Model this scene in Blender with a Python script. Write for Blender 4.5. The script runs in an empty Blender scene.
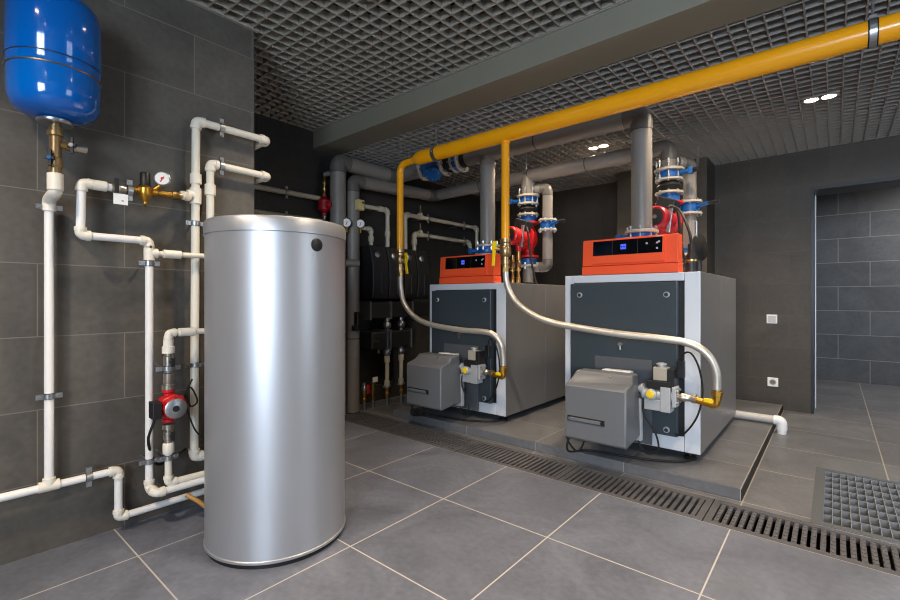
import bpy, bmesh, math, random
from mathutils import Vector, Matrix
random.seed(7)
scn = bpy.context.scene
col = scn.collection
PI = math.pi
V3 = Vector

# ------------------------------------------------------------------ materials
def lin(c):
    c = c / 255.0
    return c / 12.92 if c <= 0.04045 else ((c + 0.055) / 1.055) ** 2.4
def rgb(r, g, b): return (lin(r), lin(g), lin(b), 1.0)

def mat(name, c, rough=0.5, metal=0.0, var=0.12, scale=30.0, bump=0.0, spec=0.5, coat=0.0, emit=None, estr=0.0):
    m = bpy.data.materials.new(name); m.use_nodes = True
    nt = m.node_tree; b = nt.nodes['Principled BSDF']
    b.inputs['Roughness'].default_value = rough
    b.inputs['Metallic'].default_value = metal
    b.inputs['Specular IOR Level'].default_value = spec
    b.inputs['Coat Weight'].default_value = coat
    b.inputs['Coat Roughness'].default_value = 0.08
    g = nt.nodes.new('ShaderNodeNewGeometry')
    n = nt.nodes.new('ShaderNodeTexNoise'); n.inputs['Scale'].default_value = scale; n.inputs['Detail'].default_value = 4
    nt.links.new(g.outputs['Position'], n.inputs['Vector'])
    mx = nt.nodes.new('ShaderNodeMix'); mx.data_type = 'RGBA'
    mx.inputs[6].default_value = tuple(min(1, q * (1 - var)) for q in c[:3]) + (1,)
    mx.inputs[7].default_value = tuple(min(1, q * (1 + var)) for q in c[:3]) + (1,)
    nt.links.new(n.outputs['Fac'], mx.inputs[0])
    nt.links.new(mx.outputs[2], b.inputs['Base Color'])
    if bump:
        bp = nt.nodes.new('ShaderNodeBump'); bp.inputs['Strength'].default_value = bump; bp.inputs['Distance'].default_value = 0.002
        nt.links.new(n.outputs['Fac'], bp.inputs['Height']); nt.links.new(bp.outputs['Normal'], b.inputs['Normal'])
    if emit:
        b.inputs['Emission Color'].default_value = emit; b.inputs['Emission Strength'].default_value = estr
    return m

def tile_mat(name, c, grout, axes, off, bw, rh, boff, mortar, rough=0.5, var=0.22, bump=0.12, shift_after=None):
    """stone tiles laid out in world metres; axes picks the two world axes of the face"""
    m = bpy.data.materials.new(name); m.use_nodes = True
    nt = m.node_tree; b = nt.nodes['Principled BSDF']; N = nt.nodes.new; L = nt.links.new
    g = N('ShaderNodeNewGeometry'); s = N('ShaderNodeSeparateXYZ'); L(g.outputs['Position'], s.inputs[0])
    cb = N('ShaderNodeCombineXYZ')
    for k in (0, 1):
        a = N('ShaderNodeMath'); a.operation = 'ADD'; a.inputs[1].default_value = off[k]
        L(s.outputs[axes[k]], a.inputs[0]); L(a.outputs[0], cb.inputs[k])
    br = N('ShaderNodeTexBrick'); L(cb.outputs[0], br.inputs['Vector'])
    br.offset = boff; br.offset_frequency = 2; br.squash = 1.0
    br.inputs['Scale'].default_value = 1.0; br.inputs['Brick Width'].default_value = bw; br.inputs['Row Height'].default_value = rh
    br.inputs['Mortar Size'].default_value = mortar; br.inputs['Mortar Smooth'].default_value = 0.1; br.inputs['Bias'].default_value = 0.0
    br.inputs['Color1'].default_value = (0.92, 0.92, 0.92, 1); br.inputs['Color2'].default_value = (1.08, 1.08, 1.08, 1)
    n1 = N('ShaderNodeTexNoise'); n1.inputs['Scale'].default_value = 2.2; n1.inputs['Detail'].default_value = 8; n1.inputs['Roughness'].default_value = 0.62; n1.inputs['Distortion'].default_value = 1.4
    n2 = N('ShaderNodeTexNoise'); n2.inputs['Scale'].default_value = 38; n2.inputs['Detail'].default_value = 6
    L(g.outputs['Position'], n1.inputs['Vector']); L(g.outputs['Position'], n2.inputs['Vector'])
    r1 = N('ShaderNodeMapRange'); r1.inputs[1].default_value = 0.3; r1.inputs[2].default_value = 0.7; r1.inputs[3].default_value = 1 - var; r1.inputs[4].default_value = 1 + var
    L(n1.outputs['Fac'], r1.inputs[0])
    r2 = N('ShaderNodeMapRange'); r2.inputs[1].default_value = 0.3; r2.inputs[2].default_value = 0.7; r2.inputs[3].default_value = 1 - var * .45; r2.inputs[4].default_value = 1 + var * .45
    L(n2.outputs['Fac'], r2.inputs[0])
    mu = N('ShaderNodeMath'); mu.operation = 'MULTIPLY'; L(r1.outputs[0], mu.inputs[0]); L(r2.outputs[0], mu.inputs[1])
    v1 = N('ShaderNodeVectorMath'); v1.operation = 'SCALE'; v1.inputs[0].default_value = c[:3]; L(mu.outputs[0], v1.inputs['Scale'])
    v2 = N('ShaderNodeVectorMath'); v2.operation = 'MULTIPLY'; L(v1.outputs[0], v2.inputs[0]); L(br.outputs['Color'], v2.inputs[1])
    mx = N('ShaderNodeMix'); mx.data_type = 'RGBA'; L(br.outputs['Fac'], mx.inputs[0]); L(v2.outputs[0], mx.inputs[6]); mx.inputs[7].default_value = grout
    L(mx.outputs[2], b.inputs['Base Color'])
    b.inputs['Roughness'].default_value = rough; b.inputs['Specular IOR Level'].default_value = 0.45
    sb = N('ShaderNodeMath'); sb.operation = 'SUBTRACT'; L(n2.outputs['Fac'], sb.inputs[0]); L(br.outputs['Fac'], sb.inputs[1])
    bp = N('ShaderNodeBump'); bp.inputs['Strength'].default_value = bump; bp.inputs['Distance'].default_value = 0.003
    L(sb.outputs[0], bp.inputs['Height']); L(bp.outputs['Normal'], b.inputs['Normal'])
    return m

SLATE = rgb(84, 80, 75)
GROUT = rgb(116, 110, 102)
M = dict(
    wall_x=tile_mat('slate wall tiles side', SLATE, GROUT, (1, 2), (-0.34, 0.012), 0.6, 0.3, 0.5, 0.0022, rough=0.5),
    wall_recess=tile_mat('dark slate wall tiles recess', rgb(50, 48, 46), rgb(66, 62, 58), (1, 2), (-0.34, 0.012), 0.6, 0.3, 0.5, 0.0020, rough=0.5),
    wall_y=tile_mat('slate wall tiles back', rgb(68, 61, 53), rgb(80, 72, 62), (0, 2), (0.622, 0.012), 0.6, 0.3, 0.5, 0.0020, rough=0.5),
    wall_passage=tile_mat('slate wall tiles passage', rgb(84, 84, 86), rgb(138, 136, 132), (0, 2), (0.56, 0.02), 0.6, 0.305, 0.5, 0.0040, rough=0.5),
    floor_front=tile_mat('slate floor tiles', rgb(104, 108, 120), rgb(186, 182, 176), (0, 1), (-0.24 + 6.0, 6.0), 0.6, 0.6, 0.0, 0.0030, rough=0.36, var=0.24),
    floor_back=tile_mat('slate floor tiles rear', rgb(106, 107, 111), rgb(168, 160, 148), (0, 1), (-0.24 + 6.0, -0.36 + 6.0), 0.6, 0.6, 0.0, 0.0034, rough=0.4, var=0.2),
    plinth=tile_mat('slate plinth tiles', rgb(104, 105, 109), rgb(162, 154, 144), (0, 1), (0.97 + 6.0, -0.173 + 6.0), 0.6, 0.5, 0.0, 0.0026, rough=0.42, var=0.18),
    dark_void=mat('dark ceiling void', rgb(62, 62, 65), 0.9),
    beam=mat('painted beam', rgb(126, 122, 108), 0.6, var=0.05, scale=3),
    grid=mat('grey grid slats', rgb(158, 152, 140), 0.5, var=0.06),
    grid_rear=mat('grey grid slats rear', rgb(150, 146, 140), 0.5, var=0.06),
    plaster=mat('dark plaster', rgb(70, 68, 66), 0.8),
    frame_black=mat('black door frame', rgb(22, 22, 24), 0.35),
    concrete=mat('drain concrete', rgb(40, 36, 32), 0.9, var=0.4),
    steel=mat('silver lacquered jacket', rgb(186, 187, 192), 0.40, 0.72, var=0.02, scale=8),
    steel_trim=mat('bright steel', rgb(200, 200, 200), 0.25, 1.0),
    black_plastic=mat('black plastic', rgb(26, 26, 27), 0.45),
    soft_black=mat('black foam shell', rgb(32, 32, 34), 0.5),
    rubber=mat('black rubber', rgb(18, 18, 18), 0.65),
    blue_gloss=mat('glossy blue enamel', rgb(0, 96, 186), 0.12, var=0.03, coat=0.6),
    blue=mat('blue valve enamel', rgb(18, 84, 150), 0.35, var=0.1),
    ppr=mat('cream plastic pipe', rgb(226, 219, 204), 0.4, var=0.03, scale=12),
    ppr_white=mat('white plastic pipe', rgb(232, 230, 228), 0.38, var=0.02, scale=12),
    ppr_fit=mat('cream plastic fitting', rgb(230, 223, 209), 0.36, var=0.03),
    ppr_dull=mat('beige plastic pipe', rgb(186, 178, 158), 0.5, var=0.06),
    brass=mat('brass', rgb(176, 142, 84), 0.3, 0.9, var=0.15, scale=60),
    brass_gold=mat('yellow brass', rgb(206, 152, 60), 0.3, 0.9, var=0.12, scale=60),
    bronze=mat('bronze brass fitting', rgb(172, 144, 104), 0.32, 0.85, var=0.18, scale=60),
    nickel=mat('nickel plated brass', rgb(190, 182, 168), 0.28, 0.9, var=0.12, scale=60),
    zinc=mat('zinc plated steel', rgb(176, 178, 180), 0.32, 0.9, var=0.12, scale=80),
    cast=mat('cast aluminium', rgb(186, 188, 190), 0.45, 0.35, var=0.1, scale=80, bump=0.1),
    hose=mat('braided steel hose', rgb(214, 206, 194), 0.36, 0.7, var=0.2, scale=420, bump=0.35),
    gas=mat('yellow gas pipe paint', rgb(250, 168, 16), 0.26, var=0.05, scale=8, coat=0.25),
    yellow=mat('yellow lever', rgb(244, 206, 10), 0.4, var=0.03),
    red=mat('red pump enamel', rgb(196, 22, 28), 0.35, var=0.08),
    dark_red=mat('dark red pump enamel', rgb(158, 22, 34), 0.38, var=0.1),
    orange=mat('orange red panel', rgb(255, 92, 48), 0.4, var=0.02, scale=6),
    boiler_light=mat('silver grey sheet', rgb(222, 226, 233), 0.4, 0.1, var=0.03, scale=7),
    boiler_side=mat('grey side sheet', rgb(136, 135, 135), 0.38, 0.35, var=0.04, scale=4),
    boiler_door=mat('dark blue grey door', rgb(62, 71, 77), 0.36, 0.1, var=0.05, scale=6),
    burner=mat('grey burner hood', rgb(108, 110, 114), 0.42, 0.1, var=0.05, scale=50),
    burner_dark=mat('dark burner plate', rgb(88, 91, 95), 0.5, 0.1, var=0.08),
    display=mat('black glass display', rgb(8, 9, 14), 0.12, var=0.05),
    screen=mat('blue lit screen', rgb(60, 80, 200), 0.3, emit=rgb(70, 90, 230), estr=0.9),
    print_white=mat('pale printed marks', rgb(190, 190, 196), 0.5, var=0.02),
    insul=mat('grey pipe insulation jacket', rgb(124, 118, 112), 0.40, 0.0, var=0.1, scale=14),
    insul_dark=mat('dark grey jacket bend', rgb(92, 87, 82), 0.40, 0.0, var=0.12, scale=14),
    insul_seam=mat('dark jacket seam', rgb(48, 46, 45), 0.5),
    flange=mat('cream flange', rgb(176, 167, 152), 0.4, 0.1, var=0.08),
    white=mat('white plastic', rgb(238, 238, 238), 0.4, var=0.01),
    dial=mat('white dial', rgb(236, 234, 230), 0.35, var=0.02),
    iron=mat('dark cast iron grate', rgb(86, 85, 88), 0.5, 0.2, var=0.35, scale=70, bump=0.3),
    galv=mat('galvanised grating', rgb(140, 143, 147), 0.45, 0.3, var=0.15, scale=20),
    kraft=mat('tan rubber hose', rgb(178, 132, 70), 0.5),
    plaque=mat('yellowed plastic box', rgb(206, 190, 130), 0.45, var=0.05),
    pvc=mat('grey white drain pipe', rgb(196, 190, 184), 0.35, var=0.03),
    lens=mat('lamp lens', rgb(255, 240, 215), 0.3, emit=(1.0, 0.86, 0.66, 1), estr=38.0),
)
def glass_mat():
    m = bpy.data.materials.new('clear glass'); m.use_nodes = True
    nt = m.node_tree; nt.nodes.remove(nt.nodes['Principled BSDF'])
    t = nt.nodes.new('ShaderNodeBsdfTransparent'); g = nt.nodes.new('ShaderNodeBsdfGlossy'); g.inputs['Roughness'].default_value = 0.02
    x = nt.nodes.new('ShaderNodeMixShader'); x.inputs[0].default_value = 0.06
    nt.links.new(t.outputs[0], x.inputs[1]); nt.links.new(g.outputs[0], x.inputs[2]); nt.links.new(x.outputs[0], nt.nodes['Material Output'].inputs[0])
    return m
M['glass'] = glass_mat()

# ------------------------------------------------------------------ mesh builder
def basis(d):
    d = V3(d).normalized()
    a = V3((0, 0, 1)) if abs(d.z) < 0.9 else V3((1, 0, 0))
    u = d.cross(a).normalized(); w = d.cross(u).normalized()
    return d, u, w

def fillet(pts, R, seg=8):
    pts = [V3(p) for p in pts]; out = [pts[0]]
    for i in range(1, len(pts) - 1):
        p = pts[i]; a = pts[i - 1] - p; b = pts[i + 1] - p
        la, lb = a.length, b.length; a.normalize(); b.normalize()
        ang = a.angle(b); t = min(R / math.tan(ang / 2), la * .49, lb * .49); r = t * math.tan(ang / 2)
        n = (a + b).normalized(); c = p + n * (r / math.sin(ang / 2))
        s = p + a * t - c; e = p + b * t - c; th = s.angle(e); ax = s.cross(e).normalized()
        for k in range(seg + 1): out.append(c + Matrix.Rotation(th * k / seg, 3, ax) @ s)
    out.append(pts[-1]); return out

def smooth_path(pts, n=6):
    pts = [V3(p) for p in pts]; q = [pts[0] * 2 - pts[1]] + pts + [pts[-1] * 2 - pts[-2]]; out = []
    for i in range(1, len(q) - 2):
        for k in range(n):
            t = k / n
            out.append(0.5 * ((2 * q[i]) + (q[i + 1] - q[i - 1]) * t + (2 * q[i - 1] - 5 * q[i] + 4 * q[i + 1] - q[i + 2]) * t * t + (3 * q[i] - q[i - 1] - 3 * q[i + 1] + q[i + 2]) * t ** 3))
    out.append(pts[-1]); return out

class MB:
    def __init__(s): s.v = []; s.f = []
    def add(s, vs, fs):
        o = len(s.v); s.v += [V3(p) for p in vs]; s.f += [[i + o for i in f] for f in fs]; return s
    def box(s, x0, x1, y0, y1, z0, z1):
        vs = [(x, y, z) for z in (z0, z1) for y in (y0, y1) for x in (x0, x1)]
        return s.add(vs, [(0, 2, 3, 1), (4, 5, 7, 6), (0, 1, 5, 4), (2, 6, 7, 3), (0, 4, 6, 2), (1, 3, 7, 5)])
    def cbox(s, c, sz, rot=None):
        h = [q / 2 for q in sz]; vs = []
        for z in (-1, 1):
            for y in (-1, 1):
                for x in (-1, 1):
                    p = V3((x * h[0], y * h[1], z * h[2]))
                    vs.append((rot @ p if rot else p) + V3(c))
        return s.add(vs, [(0, 2, 3, 1), (4, 5, 7, 6), (0, 1, 5, 4), (2, 6, 7, 3), (0, 4, 6, 2), (1, 3, 7, 5)])
    def lathe(s, p, axis, prof, n=20, closed=False):
        """prof: (radius, height along axis); ends capped"""
        p = V3(p); d, u, w = basis(axis); vs = []; fs = []
        for r, h in prof:
            for k in range(n):
                a = 2 * PI * k / n; vs.append(p + d * h + (u * math.cos(a) + w * math.sin(a)) * r)
        m = len(prof)
        for i in range(m if closed else m - 1):
            j = (i + 1) % m
            for k in range(n):
                l = (k + 1) % n; fs.append((i * n + k, i * n + l, j * n + l, j * n + k))
        if not closed:
            fs.append(tuple(range(n))[::-1]); fs.append(tuple((m - 1) * n + k for k in range(n)))
        return s.add(vs, fs)
    def cyl(s, p0, p1, r0, r1=None, n=16):
        p0 = V3(p0); p1 = V3(p1); L = (p1 - p0).length
        return s.lathe(p0, p1 - p0, [(r0, 0), (r0 if r1 is None else r1, L)], n)
    def ring(s, p, axis, ri, ro, h, n=24):
        return s.lathe(p, axis, [(ri, -h / 2), (ro, -h / 2), (ro, h / 2), (ri, h / 2)], n, closed=True)
    def tube(s, path, r, n=14):
        path = [V3(p) for p in path]; d0 = (path[1] - path[0]).normalized(); _, u, w = basis(d0); vs = []; fs = []
        N = len(path)
        for i, p in enumerate(path):
            d = (path[min(i + 1, N - 1)] - path[max(i - 1, 0)]).normalized()
            q = d0.rotation_difference(d); u = (q @ u); u = (u - d * u.dot(d)).normalized(); w = d.cross(u); d0 = d
            for k in range(n):
                a = 2 * PI * k / n; vs.append(p + (u * math.cos(a) + w * math.sin(a)) * r)
        for i in range(N - 1):
            for k in range(n):
                l = (k + 1) % n; fs.append((i * n + k, i * n + l, (i + 1) * n + l, (i + 1) * n + k))
        fs.append(tuple(range(n))[::-1]); fs.append(tuple((N - 1) * n + k for k in range(n)))
        return s.add(vs, fs)
    def prism(s, poly, vec):
        n = len(poly); a = [V3(p) for p in poly]; b = [p + V3(vec) for p in a]
        return s.add(a + b, [tuple(range(n))[::-1], tuple(range(n, 2 * n))] + [(i, (i + 1) % n, n + (i + 1) % n, n + i) for i in range(n)])
    def build(s, name, m, parent=None, bev=0.0, seg=2, label=None, angle=38, loc=None):
        me = bpy.data.meshes.new(name)
        o = bpy.data.objects.new(name, me); col.objects.link(o)
        org = V3((0, 0, 0)); r = parent
        while r is not None: org += r.location; r = r.parent
        if parent is None:
            if loc is None:
                xs = [v.x for v in s.v]; ys = [v.y for v in s.v]; zs = [v.z for v in s.v]
                loc = ((min(xs) + max(xs)) / 2, (min(ys) + max(ys)) / 2, min(zs))
            org = V3(loc); o.location = org
        else: o.parent = parent
        me.from_pydata([tuple(v - org) for v in s.v], [], s.f)
        bm = bmesh.new(); bm.from_mesh(me); bmesh.ops.recalc_face_normals(bm, faces=bm.faces); bm.to_mesh(me); bm.free()
        me.materials.append(M[m] if isinstance(m, str) else m)
        me.polygons.foreach_set('use_smooth', [True] * len(me.polygons))
        me.set_sharp_from_angle(angle=math.radians(angle))
        if bev:
            b = o.modifiers.new('bevel', 'BEVEL'); b.width = bev; b.segments = seg; b.limit_method = 'ANGLE'; b.angle_limit = math.radians(40); b.harden_normals = True
        if label: o['label'] = label
        return o

def thing(name, loc, label, cat, group=None):
    o = bpy.data.objects.new(name, None); o.empty_display_size = 0.05; col.objects.link(o)
    o.location = loc; o['label'] = label; o['category'] = cat
    if group: o['group'] = group
    return o
def tag(o, label, cat, group=None):
    o['label'] = label; o['category'] = cat
    if group: o['group'] = group
    return o
def struct(o): o['kind'] = 'structure'; return o
def dirv(a, b): return (V3(b) - V3(a)).normalized()

# plastic pipe system -------------------------------------------------
def elbow(p, a, b, r, parent, m='ppr_fit', leg=1.9):
    p = V3(p); a = V3(a).normalized(); b = V3(b).normalized(); L = r * leg
    e = MB(); e.tube(fillet([p + a * L, p, p + b * L], r * 1.25, 7), r * 1.22, 16)
    for d in (a, b):
        e.cyl(p + d * (L * .62), p + d * (L * 1.12), r * 1.36, n=18)
    return e.build('elbow', m, parent)
def coupling(p, d, r, parent, L=0.06, m='ppr_fit', name='coupling'):
    p = V3(p); d = V3(d).normalized()
    return MB().cyl(p - d * L / 2, p + d * L / 2, r * 1.36, n=18).build(name, m, parent, bev=0.002)
def tee(p, d, br, r, parent, m='ppr_fit'):
    p = V3(p); d = V3(d).normalized(); br = V3(br).normalized()
    return MB().cyl(p - d * r * 2.1, p + d * r * 2.1, r * 1.36, n=18).cyl(p, p + br * r * 2.1, r * 1.36, n=18).build('tee', m, parent, bev=0.0015)
def clamp(p, d, ear, wall, r, parent, name='clamp'):
    """two-screw pipe clip: d pipe direction, ear screw direction, wall vector from pipe to wall"""
    p = V3(p); d = V3(d).normalized(); ear = V3(ear).normalized(); wall = V3(wall)
    k = MB(); k.ring(p, d, r * 1.12, r * 1.3, 0.02, 20)
    for sgn in (-1, 1):
        c = p + ear * sgn * (r * 1.3 + 0.009)
        rot = Matrix((ear, d, wall.normalized())).transposed()
        k.cbox(c, (0.024, 0.02, 0.012), rot)
        k.cyl(c - wall.normalized() * 0.011, c + wall.normalized() * 0.011, 0.0065, n=8)
    k.cyl(p + wall.normalized() * r * 1.2, p + wall, 0.005, n=8)
    c = k.build(name, 'zinc', parent)
    MB().ring(p, d, r * 1.0, r * 1.13, 0.024, 20).build('rubber_liner', 'rubber', c)
    return c
def pipe_run(root, pts, r, m='ppr', fit='ppr_fit', first=None, last=None, elbows=True, name='pipe'):
    pts = [V3(p) for p in pts]
    for a, b in zip(pts, pts[1:]):
        MB().cyl(a, b, r, n=18).build(name, m, root)
    if elbows:
        for i in range(1, len(pts) - 1):
            elbow(pts[i], pts[i - 1] - pts[i], pts[i + 1] - pts[i], r, root, fit)
def bolts(par, p, axis, R, n, rr=0.009, L=0.06, ph=0.2):
    d, u, w = basis(axis)
    for k in range(n):
        a = 2 * PI * k / n + ph; c = V3(p) + (u * math.cos(a) + w * math.sin(a)) * R
        mb = MB(); mb.lathe(c, d, [(rr * .55, -L * .5), (rr * .55, -L * .46), (rr, -L * .46), (rr, -L * .26), (rr * .55, -L * .26), (rr * .55, L * .26), (rr, L * .26), (rr, L * .46), (rr * .55, L * .46), (rr * .55, L * .5)], 6).build('bolt', 'zinc', par)

# ------------------------------------------------------------------ the room
XL, XR0 = -2.495, -3.59          # projecting left wall, recess wall behind it
YB = 5.30; YP = 7.62             # back wall, passage wall
ZF, ZR = 2.55, 2.40              # front and rear grid heights
XE, YS = 2.90, -2.50             # right wall, wall behind the camera
ZT = 2.95

fb = MB(); fb.box(XR0 - .1, XE, YS, 2.40, -0.12, 0.0)
struct(fb.build('floor', 'floor_front'))
fr = MB()
fr.box(XR0 - .1, -0.085, 2.71, YP, -0.12, 0.0)          # left of the pit
fr.box(-0.085, XE, 3.63, YP, -0.12, 0.0)                # behind the pit
fr.box(1.25, XE, 2.71, 3.63, -0.12, 0.0)
struct(fr.build('floor_rear', 'floor_back'))
ch = MB(); ch.box(XR0 - .1, XE, 2.40, 2.71, -0.30, -0.15)
ch.box(XR0 - .1, XE, 2.385, 2.4, -.2, -0.002); ch.box(XR0 - .1, XE, 2.71, 2.72, -.2, -0.002)
ch.box(-0.10, 1.27, 2.70, 3.65, -0.62, -0.5)
ch.box(-0.10, -0.086, 2.72, 3.65, -.6, -0.1); ch.box(-0.10, 1.27, 3.631, 3.65, -.6, -0.1); ch.box(1.251, 1.27, 2.72, 3.65, -.6, -0.1)
struct(ch.build('floor_channel', 'concrete'))

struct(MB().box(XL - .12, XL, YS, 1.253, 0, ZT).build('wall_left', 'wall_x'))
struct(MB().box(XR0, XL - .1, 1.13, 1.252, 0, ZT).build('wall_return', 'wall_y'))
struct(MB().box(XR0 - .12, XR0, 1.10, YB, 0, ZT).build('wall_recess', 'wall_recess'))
bw = MB()
bw.box(XR0 - .12, -0.162, YB, YB + .12, 0, ZT)
bw.box(-0.162, 1.1, YB, YB + .12, 2.064, ZT)
bw.box(1.1, XE, YB, YB + .12, 0, ZT)
struct(bw.build('wall_back', 'wall_y'))
struct(MB().box(-1.79, -0.93, 4.92, YB, 0, ZT).build('wall_pilaster', 'wall_y', bev=.003))
struct(MB().box(-1.2, XE, YP, YP + .1, 0, 2.9).build('wall_passage', 'wall_passage'))
struct(MB().box(-1.3, -1.2, YB + .12, YP, 0, 2.9).build('wall_passage_side', 'wall_x'))
struct(MB().box(-1.2, XE, YB + .12, YP, 2.5, 2.6).build('ceiling_passage', 'plaster'))
# door frame lining of the opening
df = MB(); df.box(-0.162, -0.140, YB - .004, YB + .34, 0, 2.064); df.box(1.078, 1.1, YB - .004, YB + .34, 0, 2.064)
df.box(-0.140, 1.078, YB - .003, YB + .34, 2.035, 2.064)
struct(df.build('door_1', 'frame_black'))
struct(MB().box(-0.139, -0.131, YB + .30, YB + .335, 0, 2.035).build('trim_1', 'boiler_light'))

# right wall and wall behind the camera, each with a window opening
def wall_open_x(name, x0, x1, y0, y1, oy0, oy1, oz0, oz1):
    w = MB(); w.box(x0, x1, y0, oy0, 0, ZT); w.box(x0, x1, oy1, y1, 0, ZT); w.box(x0, x1, oy0, oy1, 0, oz0); w.box(x0, x1, oy0, oy1, oz1, ZT)
    struct(w.build(name, 'wall_x'))
def wall_open_y(name, y0, y1, x0, x1, ox0, ox1, oz0, oz1):
    w = MB(); w.box(x0, ox0, y0, y1, 0, ZT); w.box(ox1, x1, y0, y1, 0, ZT); w.box(ox0, ox1, y0, y1, 0, oz0); w.box(ox0, ox1, y0, y1, oz1, ZT)
    struct(w.build(name, 'wall_y'))
W1 = (0.2, 2.3, 0.75, 2.3); W2 = (1.9, 3.4, 0.75, 2.25)
wall_open_y('wall_front', YS - .2, YS, XL - .12, XE, *W1)
wall_open_x('wall_right', XE, XE + .2, YS - .2, YP, *W2)
w = MB(); x0, x1, z0, z1 = W1
for a in ((x0, x0 + .06), (x1 - .06, x1), ((x0 + x1) / 2 - .03, (x0 + x1) / 2 + .03)): w.box(a[0], a[1], YS - .12, YS - .06, z0, z1)
w.box(x0, x1, YS - .12, YS - .06, z0, z0 + .06); w.box(x0, x1, YS - .12, YS - .06, z1 - .06, z1)
wn = struct(w.build('window_1', 'white')); MB().box(x0 + .05, x1 - .05, YS - .094, YS - .088, z0 + .05, z1 - .05).build('pane', 'glass', wn)
w = MB(); y0, y1, z0, z1 = W2
for a in ((y0, y0 + .06), (y1 - .06, y1), ((y0 + y1) / 2 - .03, (y0 + y1) / 2 + .03)): w.box(XE + .06, XE + .12, a[0], a[1], z0, z1)
w.box(XE + .06, XE + .12, y0, y1, z0, z0 + .06); w.box(XE + .06, XE + .12, y0, y1, z1 - .06, z1)
wn = struct(w.build('window_2', 'white')); MB().box(XE + .088, XE + .094, y0 + .05, y1 - .05, z0 + .05, z1 - .05).build('pane', 'glass', wn)

# ceiling: void slab, beam, two open-cell grids
struct(MB().box(XR0 - .12, XE + .2, YS - .2, YP, ZT, ZT + .1).build('ceiling', 'dark_void'))
struct(MB().box(XR0, XE, 2.348, 2.612, 2.40, ZT).build('trim_2', 'beam', bev=.004))
def grid(name, x0, x1, y0, y1, z, p, m, hh=0.045, t=0.009):
    g = MB(); n = int((x1 - x0) / p)
    for i in range(n + 1): xx = x0 + i * p; g.box(xx - t / 2, xx + t / 2, y0, y1, z, z + hh)
    n = int((y1 - y0) / p)
    for i in range(n + 1): yy = y1 - .02 - i * p; g.box(x0, x1, yy - t / 2, yy + t / 2, z + .0006, z + hh - .0006)
    return struct(g.build(name, m))
grid('ceiling_grid', XR0 + .01, XE, YS, 2.345, ZF, 0.078, 'grid', t=.007)
grid('ceiling_grid_rear', XR0 + .01, XE, 2.615, YB - .002, ZR, 0.0755, 'grid_rear', hh=.036, t=.007)
te = MB(); te.box(XL, XL + .02, YS, 1.27, ZF - .004, ZF + .018); struct(te.build('trim_3', 'grid'))
te = MB(); te.box(XR0, XE, 2.330, 2.349, ZF - .003, ZF + .016); struct(te.build('trim_4', 'grid'))

# plinth under the boilers
struct(MB().box(-3.0, -0.368, 2.773, 5.24, 0, 0.06).build('floor_plinth', 'plinth', bev=.002))

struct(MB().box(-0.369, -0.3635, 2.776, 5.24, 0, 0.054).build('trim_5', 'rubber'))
# ------------------------------------------------------------------ floor drain and pit
spans = [(-3.48, -2.735, 'mesh', 'cross-barred floor drain grate at the far left end under the grey risers'),
         (-2.73, -1.985, 'mesh', 'cross-barred floor drain grate in the shadow of the left burner'),
         (-1.98, -1.225, 'slot', 'slotted floor drain grate in front of the gap between the boilers'),
         (-1.22, -0.478, 'slot', 'slotted floor drain grate directly in front of the right boiler plinth'),
         (-0.473, 0.272, 'rib', 'ribbed floor drain grate from the plinth corner past the galvanised pit grating'),
         (0.277, 1.02, 'rib', 'ribbed floor drain grate at the right edge of the photo beside the pit')]
for x0, x1, kind, lab in spans:
    t = thing('drain_grate', ((x0 + x1) / 2, 2.555, 0), lab, 'drain grate', 'drain grates in the floor channel')
    f = MB()
    for a in ((2.402, 2.440), (2.672, 2.708)): f.box(x0, x1, a[0], a[1], -0.025, -0.001)
    f.box(x0, x0 + .03, 2.44, 2.672, -0.025, -0.001); f.box(x1 - .03, x1, 2.44, 2.672, -.025, -.001)
    f.build('rim', 'iron', t)
    b = MB(); L = x1 - x0 - .06; n = 21
    for i in range(n):
        xx = x0 + .03 + L * (i + .5) / n
        b.box(xx - .0095, xx + .0095, 2.44, 2.672, -0.024, -0.003)
        if kind == 'rib':
            for j in range(6): b.lathe((xx, 2.462 + j * .038, -.004), (0, 0, 1), [(.009, 0), (.0085, .003), (.005, .0042)], 8)
    if kind == 'mesh':
        for j in range(5): b.box(x0 + .02, x1 - .02, 2.472 + j * .042, 2.484 + j * .042, -0.024, -0.0035)
    b.build('bars', 'iron', t)
t = thing('pit_grating', (0.58, 3.17, 0), 'galvanised square-mesh grating over the floor pit at right', 'grating')
f = MB(); f.box(-0.085, 1.25, 2.712, 2.765, -.04, -.001); f.box(-0.085, 1.25, 3.60, 3.63, -.04, -.001); f.box(-0.085, -0.040, 2.765, 3.60, -.04, -.001); f.box(1.20, 1.25, 2.765, 3.6, -.04, -.001)
f.build('frame', 'burner_dark', t); MB().box(-0.085, 1.25, 2.708, 2.7125, -.04, .0015).build('edge_strip', 'steel_trim', t)
b = MB(); k = 0
while -0.040 + k * .034 < 1.2: b.box(-0.0415 + k * .034, -0.0385 + k * .034, 2.765, 3.60, -.034, -.004); k += 1
for k in range(9): b.box(-0.04, 1.2, 2.7665 + k * .104, 2.7695 + k * .104, -.048, -.0045)
b.build('bars', 'galv', t)

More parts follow.
